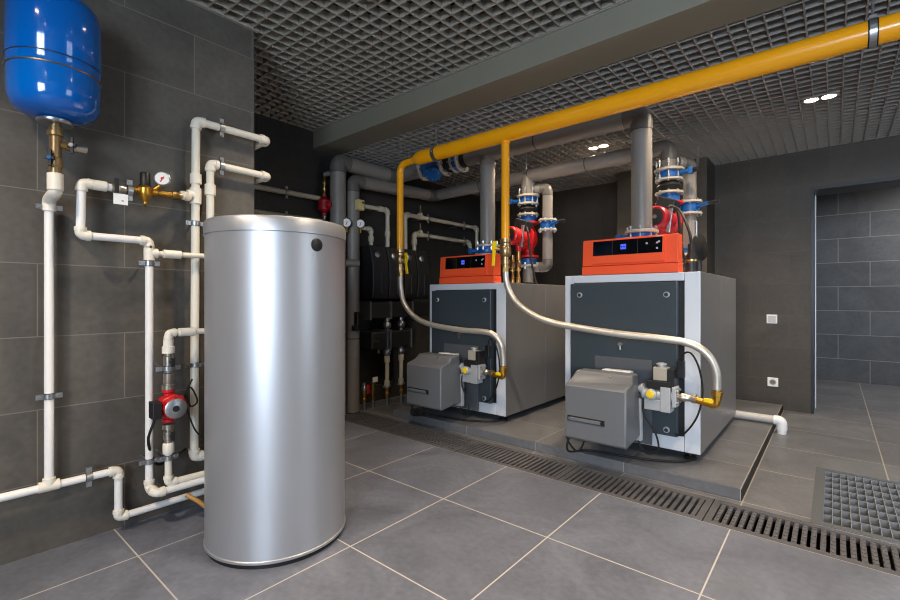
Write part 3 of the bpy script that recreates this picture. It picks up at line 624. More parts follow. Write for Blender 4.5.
# ------------------------------------------------------------------ boilers
def boiler(xl, xr, ztop, lab, rel):
    yf, yb = 3.035, 4.31; zb = .112
    t = thing('boiler', ((xl + xr) / 2, (yf + yb) / 2, .06), lab, 'boiler', 'floor-standing boilers on the plinth')
    b = MB(); b.box(xl + .012, xr - .012, yf + .03, yb, zb + .004, ztop - .004); b.build('casing', 'boiler_side', t, bev=.004)
    for s, x in (('l', xl), ('r', xr)):
        for y0, y1 in ((yf + .004, 3.680), (3.683, yb)):
            MB().box(x if s == 'l' else x - .013, x + .013 if s == 'l' else x, y0, y1, zb, ztop).build('side_panel', 'boiler_side', t, bev=.003)
    MB().box(xl + .014, xr - .014, yf + .04, yb, ztop - .003, ztop + .001).build('top_panel', 'boiler_light', t)
    dl = xl + .053; dr = xr - .118; dz1 = ztop - .052
    f = MB(); f.box(xl + .001, dl + .01, yf, yf + .03, zb, ztop); f.box(xr - .088, xr - .001, yf, yf + .03, zb, ztop)
    f.box(dl, xr - .09, yf, yf + .03, dz1, ztop); f.box(dl, xr - .09, yf, yf + .03, zb, .205)
    f.build('front_frame', 'boiler_light', t, bev=.004)
    MB().box(dl, xr - .080, yf + .012, yf + .02, .2, dz1).build('recess_strip', 'black_plastic', t)
    d = MB().box(dl + .004, dr, yf - .035, yf + .012, .203, dz1 - .006).build('door', 'boiler_door', t, bev=.006, seg=3)
    for p in ((dl + .075, dz1 - .085), (dr - .062, dz1 - .085), (dr - .062, .24)):
        k = MB().lathe((p[0], yf - .034, p[1]), (0, -1, 0), [(.019, 0), (.019, .006), (.015, .010), (.015, .007), (.012, .007), (.012, .010)], 20).build('knob', 'cast', d)
        MB().lathe((p[0], yf - .0405, p[1]), (0, -1, 0), [(.0115, 0), (.0115, .006)], 16).build('knob_centre', 'insul_seam', d)
    MB().lathe(((dl + dr) / 2 + .01, yf - .034, .748), (0, -1, 0), [(.010, 0), (.010, .016), (.013, .018), (.013, .028)], 16).cyl(((dl + dr) / 2 + .01, yf - .054, .745), ((dl + dr) / 2 + .01, yf - .054, .712), .005, n=8).build('sight_cock', 'nickel', d)
    xm = (dl + dr) / 2
    MB().box(xm - .165, xm + .205, yf - .048, yf - .034, .13, .66).build('burner_plate', 'burner_dark', d, bev=.003)
    for x in (xl + .07, xr - .07):
        for y in (yf + .07, yb - .07):
            MB().lathe((x, y, .0602), (0, 0, 1), [(.038, 0), (.038, .010), (.03, .018), (.013, .02), (.013, .055)], 20).build('foot', 'black_plastic', t)
    # control unit
    cl = rel[0]; cr = rel[1]; cz = ztop + .001
    u = MB().box(cl - .003, cr + .003, yf - .008, yf + .098, cz, cz + .058).build('control_unit', 'orange', t, bev=.005)
    b = MB(); b.prism([(cl, yf - .006, cz + .061), (cl, yf + .095, cz + .061), (cl, yf + .095, cz + .240), (cl, yf + .006, cz + .240)], (cr - cl, 0, 0)); b.build('hood', 'orange', u, bev=.005)
    MB().box(cl + .002, cr - .002, yf - .002, yf + .09, cz + .056, cz + .063).build('groove', 'dark_red', u)
    a = math.atan2(.012, .179)
    def fp(x, s, off):   # point on the sloped face, s metres up from its lower edge
        return V3((x, yf - .006 + s * math.sin(a), cz + .061 + s * math.cos(a))) + V3((0, -math.cos(a), math.sin(a))) * off
    def plate(x0, x1, s0, s1, o0, o1, name, m, par):
        mb = MB(); vs = [fp(x, s, o) for o in (o0, o1) for s in (s0, s1) for x in (x0, x1)]
        mb.add(vs, [(0, 1, 3, 2), (4, 6, 7, 5), (0, 4, 5, 1), (2, 3, 7, 6), (0, 2, 6, 4), (1, 5, 7, 3)]); return mb.build(name, m, par)
    W = cr - cl
    flap = plate(cl + .12 * W, cr - .125 * W, .012, .172, -.002, .013, 'flap', 'orange', u)
    bx0, bx1 = cl + .13 * W, cr - .145 * W
    plate(bx0, bx1, .066, .164, .012, .0145, 'display', 'display', u)
    for f_ in (.30, .665): plate(bx0 + f_ * (bx1 - bx0) - .0012, bx0 + f_ * (bx1 - bx0) + .0012, .068, .162, .014, .0152, 'divider', 'insul_seam', u)
    w = bx1 - bx0
    plate(bx0 + .42 * w, bx0 + .50 * w, .1, .134, .014, .0156, 'screen', 'screen', u)
    for q in range(3): plate(bx0 + (.43 + .024 * q) * w, bx0 + (.443 + .024 * q) * w, .112, .122, .0154, .0160, 'screen_digit', 'display', u)
    for fx, s in ((.79, .122), (.93, .122), (.955, .128), (.93, .088)): plate(bx0 + fx * w - .006, bx0 + fx * w + .006, s, s + .011, .014, .0156, 'button', 'print_white', u)
    plate(bx1 - .035, bx1 + .005, .166, .171, .0125, .014, 'badge', 'print_white', u)
    return t
boiler(-2.798, -1.983, 1.173, 'left grey boiler with orange control unit, standing deeper in the room', (-2.672, -2.090))
boiler(-1.477, -0.607, 1.207, 'right grey boiler with orange control unit and pale front frame, nearest the camera', (-1.343, -0.728))

# ------------------------------------------------------------------ burners
def burner(xc, lab, lab2, lab3, lab4):
    y0 = 2.605; x0, x1 = xc - .189, xc + .184
    t = thing('burner', (xc, 2.8, .19), lab, 'burner', 'burners mounted on the boiler doors')
    # hood: front block with slanted top, raised rear hump
    prof = [(y0, .195), (y0, .512), (y0 + .012, .527), (y0 + .10, .552), (y0 + .135, .592), (y0 + .25, .592), (y0 + .25, .215), (y0 + .02, .187)]
    hb = MB()
    n = len(prof)
    def inset(y): return 0.0 if y < y0 + .11 else .012
    L = [(x0 + inset(y) * (z > .53) , y, z) for y, z in prof]; Rr = [(x1 - inset(y) * (z > .53), y, z) for y, z in prof]
    hb.add(L + Rr, [tuple(range(n))[::-1], tuple(range(n, 2 * n))] + [(i, (i + 1) % n, n + (i + 1) % n, n + i) for i in range(n)])
    h = hb.build('hood', 'burner', t, bev=.012, seg=3)
    gr = MB(); gr.box(x0 + .018, x0 + .25, y0 - .003, y0 + .002, .300, .334); gr.build('groove', 'black_plastic', h, bev=.003)
    MB().prism([(x0 + .03, y0 - .001, .300), (x0 + .03, y0 - .008, .308), (x0 + .03, y0 - .008, .322), (x0 + .03, y0 - .001, .327)], (.20, 0, 0)).build('slot_rib', 'burner', h)
    for xx in (x0 + .035, x0 + .235):
        MB().cyl((xx, y0 - .001, .317), (xx, y0 - .010, .317), .0095, n=14).build('screw', 'black_plastic' if xx > xc else 'zinc', h)
    MB().lathe((xc + .05, y0 + .12, .57), (0, -.5, 1), [(.006, 0), (.006, .006)], 10).build('clip', 'zinc', h)
    MB().box(xc - .05, xc + .13, y0 + .235, y0 + .29, .572, .598).build('lifting_plate', 'white', t, bev=.004)
    MB().box(x0 + .03, x1 + .005, y0 + .25, y0 + .285, .18, .44).build('back_plate', 'cast', t, bev=.004)
    MB().lathe((xc, y0 + .28, .40), (0, 1, 0), [(.11, 0), (.11, .06), (.14, .065), (.14, .102)], 28).build('blast_tube', 'burner_dark', t)
    MB().cyl((x1 + .004, y0 + .265, .39), (x1 + .022, y0 + .265, .39), .012, n=12).build('plug', 'brass', t)
    # gas control block
    gx = xc + .325; gy = 2.865
    t = thing('gas_control_block', (gx, gy, .38), lab2, 'gas valve', 'gas control blocks beside the burners')
    MB().cyl((x1 - .01, gy, .50), (gx - .12, gy, .50), .022, n=18).cyl((x1 + .004, gy, .50), (x1 + .016, gy, .50), .032, n=18).build('burner_pipe', 'cast', t)
    b = MB(); b.cyl((gx - .13, gy, .475), (gx + .05, gy, .475), .034, n=20); b.box(gx - .02, gx + .035, gy - .045, gy + .04, .385, .530); b.box(gx - .115, gx - .02, gy - .03, gy + .035, .385, .45); b.box(gx + .042, gx + .064, gy - .04, gy + .04, .42, .535)
    b.lathe((gx - .072, gy, .480), (0, -1, 0), [(.030, -.03), (.033, 0), (.033, .045), (.029, .05)], 22)
    b.build('valve_body', 'cast', t, bev=.004)
    MB().lathe((gx - .072, gy - .05, .482), (0, -1, 0), [(.022, 0), (.022, .008), (.018, .01)], 20).build('yellow_cap', 'yellow', t)
    MB().box(gx - .10, gx + .03, gy - .035, gy + .05, .512, .562).build('coil_base', 'black_plastic', t, bev=.006)
    MB().box(gx - .068, gx + .012, gy - .02, gy + .055, .562, .640).build('solenoid', 'flange', t, bev=.006)
    MB().box(gx + .014, gx + .05, gy - .03, gy + .055, .530, .636).build('coil_plug', 'black_plastic', t, bev=.005)
    MB().lathe((gx - .028, gy + .015, .640), (0, 0, 1), [(.022, 0), (.022, .012), (.03, .013), (.03, .02), (.012, .026)], 18).build('adjust_cap', 'cast', t)
    for q in (-1, 1):
        for zz in (.445, .515): MB().cyl((gx + .053, gy + q * .03, zz), (gx + .074, gy + q * .03, zz), .007, n=6).build('bolt', 'zinc', t)
    b = MB(); b.lathe((gx + .06, gy, .478), (1, 0, 0), [(.018, 0), (.018, .02), (.024, .022), (.024, .045), (.02, .05), (.02, .075), (.026, .078), (.026, .10)], 12); b.build('union', 'nickel', t)
    MB().box(gx + .045, gx + .085, gy + .05, gy + .09, .575, .680).build('plug_box', 'black_plastic', t, bev=.006)
    # gas hose elbow with yellow lever
    ex, ey, ez = xc + .590, 2.85, .456
    t2 = thing('gas_elbow_valve', (ex, ey, ez), lab3, 'gas valve', 'brass elbow valves at the gas hose ends')
    b = MB(); b.tube(fillet([(gx + .155, gy, .474), (ex, ey, ez), (ex, ey, ez + .05)], .03, 6), .019, 16); b.lathe((ex, ey, ez + .035), (0, 0, 1), [(.024, 0), (.024, .02), (.029, .022), (.029, .046), (.02, .05), (.02, .058)], 8)
    b.build('elbow_body', 'brass_gold', t2)
    MB().cbox(((gx + .21 + ex) / 2, gy - .022, .482), (ex - gx - .19, .012, .024)).build('lever', 'yellow', t2, bev=.004)
    # cables
    tag(MB().tube(smooth_path([(gx + .068, gy + .065, .675), (gx + .085, gy + .06, .725), (gx + .125, gy + .055, .725), (gx + .165, gy + .055, .64), (gx + .18, gy + .06, .5), (gx + .15, gy + .06, .36), (gx + .08, gy + .07, .25), (gx + .03, gy + .08, .235)], 6), .0055, 8).build('burner_cable', 'rubber'), lab4[0], 'cable')
    tag(MB().tube(smooth_path([(x1 + .012, gy - .01, .46), (x1 + .03, gy - .04, .36), (x1 + .10, gy - .06, .26), (x1 + .115, gy - .06, .17), (x1 + .06, gy - .05, .13), (x1 + .01, gy - .03, .15), (x1 - .02, gy - .0, .19)], 6), .0055, 8).build('burner_cable', 'rubber'), lab4[1], 'cable')
    tag(MB().tube(smooth_path([(x0 + .02, y0 + .16, .2), (x0 - .02, y0 + .10, .16), (x0 - .02, y0 + .09, .08), (x0 + .03, 2.80, .068), (x0 + .10, 2.84, .068), (x0 + .26, 2.86, .068), (x0 + .42, 2.90, .068), (x0 + .56, 2.98, .068), (x0 + .62, 3.08, .068)], 6), .007, 8).build('burner_cable', 'rubber'), lab4[2], 'cable')
    tag(MB().tube(smooth_path([(x0 - .004, 2.80, .36), (x0 - .03, 2.74, .32), (x0 - .03, y0 + .09, .17), (x0 + .03, 2.70, .09), (x0 + .06, y0 + .12, .12), (x0 + .07, y0 + .14, .19)], 6), .006, 8).build('burner_cable', 'rubber'), lab4[3], 'cable')
burner(-2.47, 'dark grey burner hood on the left boiler, partly in shadow', 'gas control block beside the left boiler burner', 'brass elbow with yellow lever ending the left gas hose',
       ('black cable curving over the left gas control block', 'black cable looping below the side of the left burner', 'black cable along the floor under the left burner', 'black cable hanging at the outer edge of the left burner'))
burner(-1.080, 'grey burner hood on the right boiler, nearest the camera', 'gas control block beside the right boiler burner', 'brass elbow with yellow lever ending the right gas hose',
       ('black cable curving over the right gas control block', 'black cable looping below the side of the right burner', 'black cable along the plinth under the right burner', 'black cable hanging at the outer edge of the right burner'))

# ------------------------------------------------------------------ yellow gas line
YG, ZG = 2.68, 2.190
t = thing('gas_pipe', (-1.0, YG, ZG), 'thick yellow gas pipe crossing under the ceiling with two vertical drops', 'gas pipe')
MB().cyl((-2.56, YG, ZG), (XE, YG, ZG), .055, n=36).build('main_pipe', 'gas', t)
MB().lathe((-2.64, YG, ZG - .004), (1, 0, .05), [(.03, 0), (.036, .012), (.055, .06), (.0556, .085)], 32).build('reducer', 'gas', t)
MB().tube(fillet([(-2.62, YG, ZG - .004), (-2.808, YG, ZG - .012), (-2.808, YG, ZG - .20)], .075, 10), .029, 24).build('bend', 'gas', t)
MB().cyl((-2.808, YG, 1.455), (-2.808, YG, 2.06), .0285, n=24).build('drop_pipe', 'gas', t)
MB().cyl((-1.752, YG, 1.452), (-1.752, YG, ZG), .0285, n=24).build('drop_pipe', 'gas', t)
MB().ring((-1.752, YG, ZG - .058), (0, 0, 1), .026, .033, .012, 24).build('weld_ring', 'gas', t)
for X in (-2.40, 0.128):
    c = MB(); c.ring((X, YG, ZG), (1, 0, 0), .056, .0605, .024, 32); c.cbox((X, YG + .0, ZG + .068), (.024, .012, .02)); c.cbox((X, YG - .062, ZG), (.02, .014, .012)); c.cbox((X, YG + .062, ZG), (.02, .014, .012))
    k = c.build('pipe_clamp', 'zinc', t)
    MB().ring((X, YG, ZG), (1, 0, 0), .0545, .0575, .034, 32).build('rubber_liner', 'rubber', k)
    MB().cyl((X, YG, ZG + .07), (X, YG, ZT), .0055, n=8).build('hanger_rod', 'zinc', t)

def gas_valve(X, lab, hx):
    t = thing('gas_shutoff_valve', (X, YG, 1.36), lab, 'gas valve', 'yellow-lever gas valves below the drops')
    b = MB(); b.lathe((X, YG, 1.265), (0, 0, 1), [(.025, 0), (.025, .02), (.034, .022), (.034, .045), (.028, .05), (.028, .07), (.034, .074), (.042, .09), (.042, .13), (.036, .145), (.038, .147), (.038, .165), (.034, .168), (.040, .172), (.040, .195)], 10)
    b.build('body', 'bronze', t)
    b = MB(); b.cyl((X, YG, 1.385), (X + (.10 if hx > 0 else -.066), YG - .03, 1.395), .011, n=12)
    d = V3((.105 if hx > 0 else -.072, -.036, 0)); c = V3((X, YG, 1.385 + (.025 if hx < 0 else 0))) + d
    b.build('stem', 'brass', t)
    b = MB(); b.prism([c + V3((-.016 + hx * -.006, 0, .04)), c + V3((.016 + hx * -.006, 0, .04)), c + V3((.018, 0, -.01)), c + V3((.010, 0, -.05)), c + V3((.014 + hx * .01, 0, -.135)), c + V3((-.012 + hx * .01, 0, -.135)), c + V3((-.015, 0, -.05)), c + V3((-.018, 0, -.01))], (0, .009, 0))
    b.build('lever', 'yellow', t, bev=.003)
gas_valve(-2.808, 'brass gas valve with yellow lever under the left yellow drop', 1)
gas_valve(-1.752, 'brass gas valve with yellow lever under the right yellow drop', -1)
h1 = [(-2.808, 2.68, 1.268), (-2.812, 2.690, 1.136), (-2.782, 2.700, 1.009), (-2.68, 2.715, .901), (-2.525, 2.735, .838), (-2.235, 2.770, .803), (-2.013, 2.800, .794), (-1.935, 2.815, .770), (-1.888, 2.830, .707), (-1.880, 2.845, .615), (-1.880, 2.85, .512)]
h2 = [(-1.752, 2.68, 1.268), (-1.745, 2.69, 1.147), (-1.690, 2.701, 1.036), (-1.576, 2.713, .948), (-1.434, 2.727, .891), (-1.233, 2.746, .859), (-.99, 2.771, .831), (-.769, 2.796, .815), (-.622, 2.814, .795), (-.535, 2.828, .740), (-.492, 2.842, .645), (-.490, 2.85, .512)]
for nm, pth, lab in (('gas_hose', h1, 'braided steel gas hose crossing the left boiler front'), ('gas_hose', h2, 'braided steel gas hose sweeping across the right boiler front')):
    t = thing(nm, pth[-1], lab, 'gas hose', 'braided gas hoses')
    MB().tube(smooth_path(pth, 8), .0215, 18).build('hose', 'hose', t)
    for p, d in ((pth[0], V3((0, 0, -1))), (pth[-1], V3((0, 0, 1)))):
        MB().cyl(V3(p) - d * .004, V3(p) + d * .035, .025, n=8).build('end_ferrule', 'brass', t)

# ------------------------------------------------------------------ pump groups and manifold in the recess
gy = [(2.783, 2.980), (2.992, 3.19), (3.202, 3.372), (3.384, 3.566)]
gl = ['black insulated pump group, the first one next to the grey risers', 'second black insulated pump group from the grey risers', 'third black insulated pump group, behind the left yellow gas drop', 'fourth black insulated pump group, nearest the left boiler']
for (a, b_), lab in zip(gy, gl):
    t = thing('pump_group', (-3.40, (a + b_) / 2, 1.05), lab, 'pump group', 'black pump groups on the recess wall')
    s = MB(); prof = [(-3.56, 1.045), (-3.30, 1.045), (-3.285, 1.06), (-3.275, 1.20), (-3.28, 1.36), (-3.30, 1.46), (-3.33, 1.55), (-3.56, 1.55)]
    s.prism([(x, a, z) for x, z in prof], (0, b_ - a, 0)); s.build('shell', 'soft_black', t, bev=.012)
    MB().box(-3.30, -3.268, (a + b_) / 2 - .012, (a + b_) / 2 + .05, 1.08, 1.30).build('front_rib', 'soft_black', t, bev=.01)
    c = V3((-3.302, a + .07, 1.462)); d = V3((1, -.1, .25)).normalized()
    g = MB().lathe(c, d, [(.030, 0), (.030, .008), (.024, .012)], 20).build('thermometer', 'zinc', t)
    for i in range(4): MB().cyl((-3.40, a + .03 + i * .045, 1.545), (-3.40, a + .03 + i * .045, 1.56), .008, n=8).build('clip', 'black_plastic', t)
t = thing('manifold', (-3.40, 3.15, .86), 'black boxed heating manifold under the pump groups', 'manifold')
MB().box(-3.50, -3.315, 2.78, 3.60, .862, 1.015).build('casing', 'soft_black', t, bev=.006)
for y in (2.772, 3.03, 3.33): MB().box(-3.52, -3.305, y, y + .02, .845, 1.02).build('bracket', 'zinc', t, bev=.002)
MB().box(-3.585, -3.5, 2.9, 2.94, .9, .96).box(-3.585, -3.5, 3.4, 3.44, .9, .96).build('wall_bracket', 'zinc', t)
t = thing('hydraulic_separator', (-3.40, 3.05, .55), 'black hydraulic separator box below the manifold', 'separator')
MB().box(-3.52, -3.315, 2.80, 3.32, .56, .732).build('casing', 'soft_black', t, bev=.02)
for y in (2.985, 3.025, 3.31): MB().box(-3.53, -3.30, y, y + .014, .545, .745).build('bracket', 'zinc', t, bev=.002)
MB().cyl((-3.315, 2.86, .64), (-3.295, 2.86, .64), .014, n=12).build('plug', 'brass', t); MB().cyl((-3.36, 2.92, .56), (-3.36, 2.92, .52), .014, n=12).build('drain_plug', 'brass', t)
MB().box(-3.585, -3.5, 2.9, 2.94, .6, .66).box(-3.585, -3.5, 3.2, 3.24, .6, .66).build('wall_bracket', 'zinc', t)
for y, wd in ((3.012, 'left'), (3.20, 'right')):
    t = thing('ball_valve', (-3.34, y, .79), 'round %s ball valve between the manifold and the separator' % wd, 'valve', 'ball valves under the manifold')
    MB().lathe((-3.34, y, .735), (0, 0, 1), [(.022, 0), (.022, .016), (.03, .02), (.04, .04), (.042, .056), (.036, .078), (.022, .09), (.026, .094), (.026, .12), (.02, .122), (.02, .135)], 14).build('body', 'zinc', t)
    t = thing('feed_pipe', (-3.34, y, 0), 'short white pipe under the separator, the %s one, with brass foot' % wd, 'pipe', 'short white pipes under the separator')
    MB().lathe((-3.34, y, .49), (0, 0, 1), [(.022, 0), (.034, .012), (.04, .03), (.034, .055), (.022, .062), (.022, .075)], 14).build('ball_joint', 'zinc', t)
    MB().cyl((-3.34, y, .20), (-3.34, y, .48), .020, n=16).build('pipe', 'ppr_dull', t); coupling((-3.34, y, .455), (0, 0, 1), .021, t, .06, 'ppr_dull'); coupling((-3.34, y, .215), (0, 0, 1), .021, t, .06, 'ppr_dull')
    clamp((-3.34, y, .19), (0, 0, 1), (0, 1, 0), (-.25, 0, 0), .022, t)
    MB().lathe((-3.34, y, .09), (0, 0, 1), [(.014, 0), (.02, .01), (.02, .04), (.016, .05), (.02, .06), (.02, .1)], 12).build('brass_union', 'brass_gold', t)
    MB().cyl((-3.34, y, 0), (-3.34, y, .1), .013, n=12).build('foot_pipe', 'zinc', t)
t = thing('drain_cock', (-3.36, 2.745, 0), 'small floor valve with a red lever beside the grey risers', 'valve')
MB().cyl((-3.36, 2.745, 0), (-3.36, 2.745, .09), .013, n=12).build('foot_pipe', 'zinc', t)
MB().lathe((-3.36, 2.745, .08), (0, 0, 1), [(.015, 0), (.021, .01), (.021, .03), (.016, .04), (.022, .06), (.022, .09)], 12).build('union', 'brass_gold', t); MB().lathe((-3.36, 2.745, .17), (0, 0, 1), [(.022, 0), (.026, .02), (.026, .05), (.018, .06), (.018, .09)], 12).build('body', 'zinc', t)
MB().cbox((-3.325, 2.765, .20), (.012, .022, .085)).build('lever', 'red', t, bev=.004)
t = thing('drain_cock', (-3.38, 2.865, 0), 'small floor valve with a white tag right of the red lever valve', 'valve')
MB().cyl((-3.38, 2.865, 0), (-3.38, 2.865, .09), .013, n=12).build('foot_pipe', 'zinc', t)
MB().lathe((-3.38, 2.865, .08), (0, 0, 1), [(.015, 0), (.02, .01), (.02, .03), (.016, .04), (.022, .06), (.022, .1), (.018, .12), (.018, .17)], 12).build('body', 'brass', t)
MB().cbox((-3.345, 2.865, .275), (.003, .06, .05)).build('tag', 'white', t)

# beige pipes feeding the groups
t = thing('junction_box', (-3.335, 2.66, 1.87), 'small yellowed box on the second grey riser', 'box')
MB().box(-3.345, -3.30, 2.625, 2.70, 1.855, 1.95).build('housing', 'plaque', t, bev=.004); MB().cyl((-3.30, 2.68, 1.925), (-3.296, 2.68, 1.925), .01, n=10).build('port', 'black_plastic', t)
t = thing('feed_pipe', (-3.34, 2.85, 1.7), 'beige pipe bending down into the second black pump group', 'pipe')
pipe_run(t, [(-3.34, 2.69, 1.905), (-3.34, 3.018, 1.910), (-3.34, 3.018, 1.55)], .020, 'ppr_dull', 'ppr_dull'); coupling((-3.34, 3.018, 1.68), (0, 0, 1), .02, t, .05, 'ppr_dull'); coupling((-3.34, 2.93, 1.909), (0, 1, 0), .02, t, .05, 'ppr_dull')
t = thing('feed_pipe', (-3.34, 2.8, 1.6), 'short beige elbow pipe into the first black pump group', 'pipe')
pipe_run(t, [(-3.34, 2.71, 1.702), (-3.34, 2.812, 1.702), (-3.34, 2.812, 1.55)], .018, 'ppr_dull', 'ppr_dull'); coupling((-3.34, 2.812, 1.61), (0, 0, 1), .019, t, .05, 'ppr_dull')
t = thing('return_pipe', (-3.36, 3.9, 1.91), 'upper beige pipe running back along the recess wall to the left boiler', 'pipe')
pipe_run(t, [(-3.36, 3.28, 1.55), (-3.36, 3.28, 1.91), (-3.36, 4.50, 1.915), (-3.36, 4.50, 1.55)], .021, 'ppr_dull', 'ppr_dull')
tee((-3.36, 3.50, 1.911), (0, 1, 0), (0, 0, 1), .02, t, 'ppr_dull'); MB().lathe((-3.36, 3.50, 1.945), (0, 0, 1), [(.012, 0), (.018, .01), (.012, .03), (.007, .035), (.007, .09)], 10).build('vent', 'brass', t)
for y in (3.62, 4.25): clamp((-3.36, y, 1.912), (0, 1, 0), (0, 0, 1), (-.228, 0, 0), .021, t)
t = thing('return_pipe', (-3.36, 3.9, 1.72), 'lower beige pipe running back along the recess wall from the fourth pump group', 'pipe')
pipe_run(t, [(-3.36, 3.41, 1.55), (-3.36, 3.41, 1.725), (-3.36, 4.34, 1.725), (-3.36, 4.40, 1.60)], .021, 'ppr_dull', 'ppr_dull'); coupling((-3.36, 3.41, 1.64), (0, 0, 1), .022, t, .06, 'ppr_dull')
tee((-3.36, 3.50, 1.725), (0, 1, 0), (0, 0, 1), .02, t, 'ppr_dull'); MB().lathe((-3.36, 3.50, 1.755), (0, 0, 1), [(.012, 0), (.018, .01), (.012, .03), (.007, .035), (.007, .09)], 10).build('vent', 'brass', t)
for y in (3.62, 4.25): clamp((-3.36, y, 1.725), (0, 1, 0), (0, 0, 1), (-.228, 0, 0), .021, t)
for p, lab in (((-3.318, 2.512, 1.722), 'round white pressure gauge on the leftmost grey riser'), ((-3.325, 2.672, 1.735), 'round white pressure gauge on the second grey riser')):
    d = V3((.8, -.6, 0)); c = V3(p); t = thing('pressure_gauge', p, lab, 'gauge', 'pressure gauges on the grey risers')
    MB().lathe(c, d, [(.03, -.02), (.042, -.018), (.042, .004), (.038, .006), (.037, .002), (0, .002)], 28).build('housing', 'black_plastic', t); MB().lathe(c + d * .0022, d, [(.0365, 0), (.0365, .0008)], 28).build('dial', 'dial', t)
    u = d.cross(V3((0, 0, 1))).normalized(); w = u.cross(d); rot = Matrix((u, w, d)).transposed()
    MB().cbox(c + d * .004 - w * .004, (.006, .034, .001), rot @ Matrix.Rotation(.35, 3, 'Z')).build('needle', 'red', t)
    MB().cyl(c - V3((0, 0, .042)) - d * .008, c - V3((0, 0, .085)) - d * .008, .010, n=8).build('stem', 'brass_gold', t); MB().cyl(c - V3((0, 0, .07)) - d * .008, c - V3((.06, -.0, .07)), .008, n=8).build('connector', 'brass', t)

# left boiler rear fittings near the pump
t = thing('safety_group', (-1.93, 3.30, 1.18), 'brass safety valves on a grey bar beside the right gas drop', 'valve')
MB().box(-2.31, -2.14, 3.525, 3.54, 1.33, 1.37).build('bar', 'zinc', t, bev=.002)
for x, zt in ((-2.235, 1.44), (-2.175, 1.47)):
    MB().lathe((x, 3.54, 1.174), (0, 0, 1), [(.014, 0), (.02, .01), (.02, .06), (.014, .07), (.014, .12), (.024, .13), (.024, .2), (.016, .21), (.02, .23), (.02, zt - 1.174)], 12).build('valve', 'brass', t)
MB().lathe((-2.175, 3.54, 1.47), (0, 0, 1), [(.026, 0), (.026, .05), (.02, .055)], 14).build('cap', 'red', t)
# right boiler: black vent and disc
t = thing('safety_valve', (-0.69, 3.36, 1.208), 'black disc actuator and safety valve on the right boiler top beside its orange panel', 'valve')
MB().lathe((-0.705, 3.26, 1.208), (0, 0, 1), [(.036, 0), (.036, .07), (.040, .075), (.040, .085), (.036, .09), (.036, .11), (.022, .13), (.022, .19)], 20).build('body', 'black_plastic', t); MB().ring((-0.705, 3.26, 1.290), (0, 0, 1), .036, .041, .012, 20).build('band', 'brass', t)
MB().lathe((-0.690, 3.40, 1.385), (.95, -.32, .06), [(.03, -.03), (.045, -.012), (.088, 0), (.088, .010), (.05, .016), (.02, .022)], 28).build('disc', 'black_plastic', t); MB().cyl((-0.69, 3.40, 1.21), (-0.69, 3.40, 1.34), .018, n=12).build('stand', 'black_plastic', t)
MB().cyl((-0.70, 3.37, 1.42), (-0.70, 3.37, 1.56), .009, n=10).build('rod', 'zinc', t)
tag(MB().tube(smooth_path([(-0.705, 3.26, 1.39), (-0.72, 3.27, 1.48), (-0.77, 3.32, 1.60), (-0.84, 3.42, 1.68), (-0.9, 3.5, 1.70)], 6), .009, 8).build('vent_hose', 'rubber'), 'black hose rising from the black safety valve on the right boiler', 'hose')
tag(MB().cyl((-0.93, 4.55, 2.30), (-0.93, 4.55, ZT), .008, n=8).cbox((-0.93, 4.55, 2.25), (.016, .05, .10)).build('hanger_rod', 'zinc'), 'loose threaded hanger rod below the ceiling in front of the pilaster', 'rod')

# condensate pipe, switch, socket
t = thing('drain_pipe', (-0.5, 4.38, .1), 'pale drain pipe leaving the right boiler and turning down at the plinth edge', 'pipe')
MB().cyl((-0.72, 4.36, .105), (-0.33, 4.36, .10), .03, n=22).build('pipe', 'pvc', t)
MB().tube(fillet([(-0.36, 4.36, .10), (-0.31, 4.36, .10), (-0.31, 4.36, .03)], .04, 6), .036, 20).build('elbow', 'white', t); MB().cyl((-0.31, 4.36, 0), (-0.31, 4.36, .06), .031, n=20).build('outlet', 'white', t)
t = thing('light_switch', (-.452, YB, .852), 'white light switch on the back wall left of the doorway', 'switch')
MB().box(-.494, -.41, YB - .010, YB, .81, .895).build('plate', 'white', t, bev=.003); MB().box(-.482, -.422, YB - .015, YB - .009, .822, .883).build('rocker', 'print_white', t, bev=.002)
t = thing('wall_socket', (-.444, YB, .253), 'white power socket low on the back wall below the light switch', 'socket')
MB().box(-.487, -.403, YB - .010, YB, .211, .296).build('plate', 'white', t, bev=.003); MB().ring((-.445, YB - .011, .253), (0, -1, 0), .022, .028, .006, 24).build('rim', 'print_white', t)
MB().lathe((-.445, YB - .0085, .253), (0, -1, 0), [(.022, 0), (.022, .002)], 24).build('well', 'insul', t)
for x in (-.454, -.436): MB().cyl((x, YB - .0102, .253), (x, YB - .0115, .253), .004, n=10).build('hole', 'black_plastic', t)

# ------------------------------------------------------------------ lamps
def lamp(x, y, z, lab, power, dx=.046, spot=140):
    t = thing('ceiling_lamp', (x, y, z), lab, 'ceiling lamp', 'twin ceiling lamps in the grid')
    MB().box(x - .10, x + .10, y - .055, y + .055, z + .004, z + .05).build('housing', 'grid_rear', t)
    for s in (-1, 1):
        MB().ring((x + s * dx, y, z + .001), (0, 0, 1), .038, .044, .014, 24).build('bezel', 'grid', t)
        MB().lathe((x + s * dx, y, z - .004), (0, 0, 1), [(.038, 0), (.038, .005)], 24).build('lens', 'lens', t)
        L = bpy.data.lights.new('lamp_light', 'SPOT'); L.energy = power; L.color = (1.0, .80, .58); L.shadow_soft_size = .038; L.spot_size = math.radians(spot); L.spot_blend = .8
        o = bpy.data.objects.new('lamp_light', L); col.objects.link(o); o.location = (x + s * dx, y, z - .014)
lamp(-1.606, 3.96, ZR, 'twin ceiling lamp glowing behind the grey mains', 45)
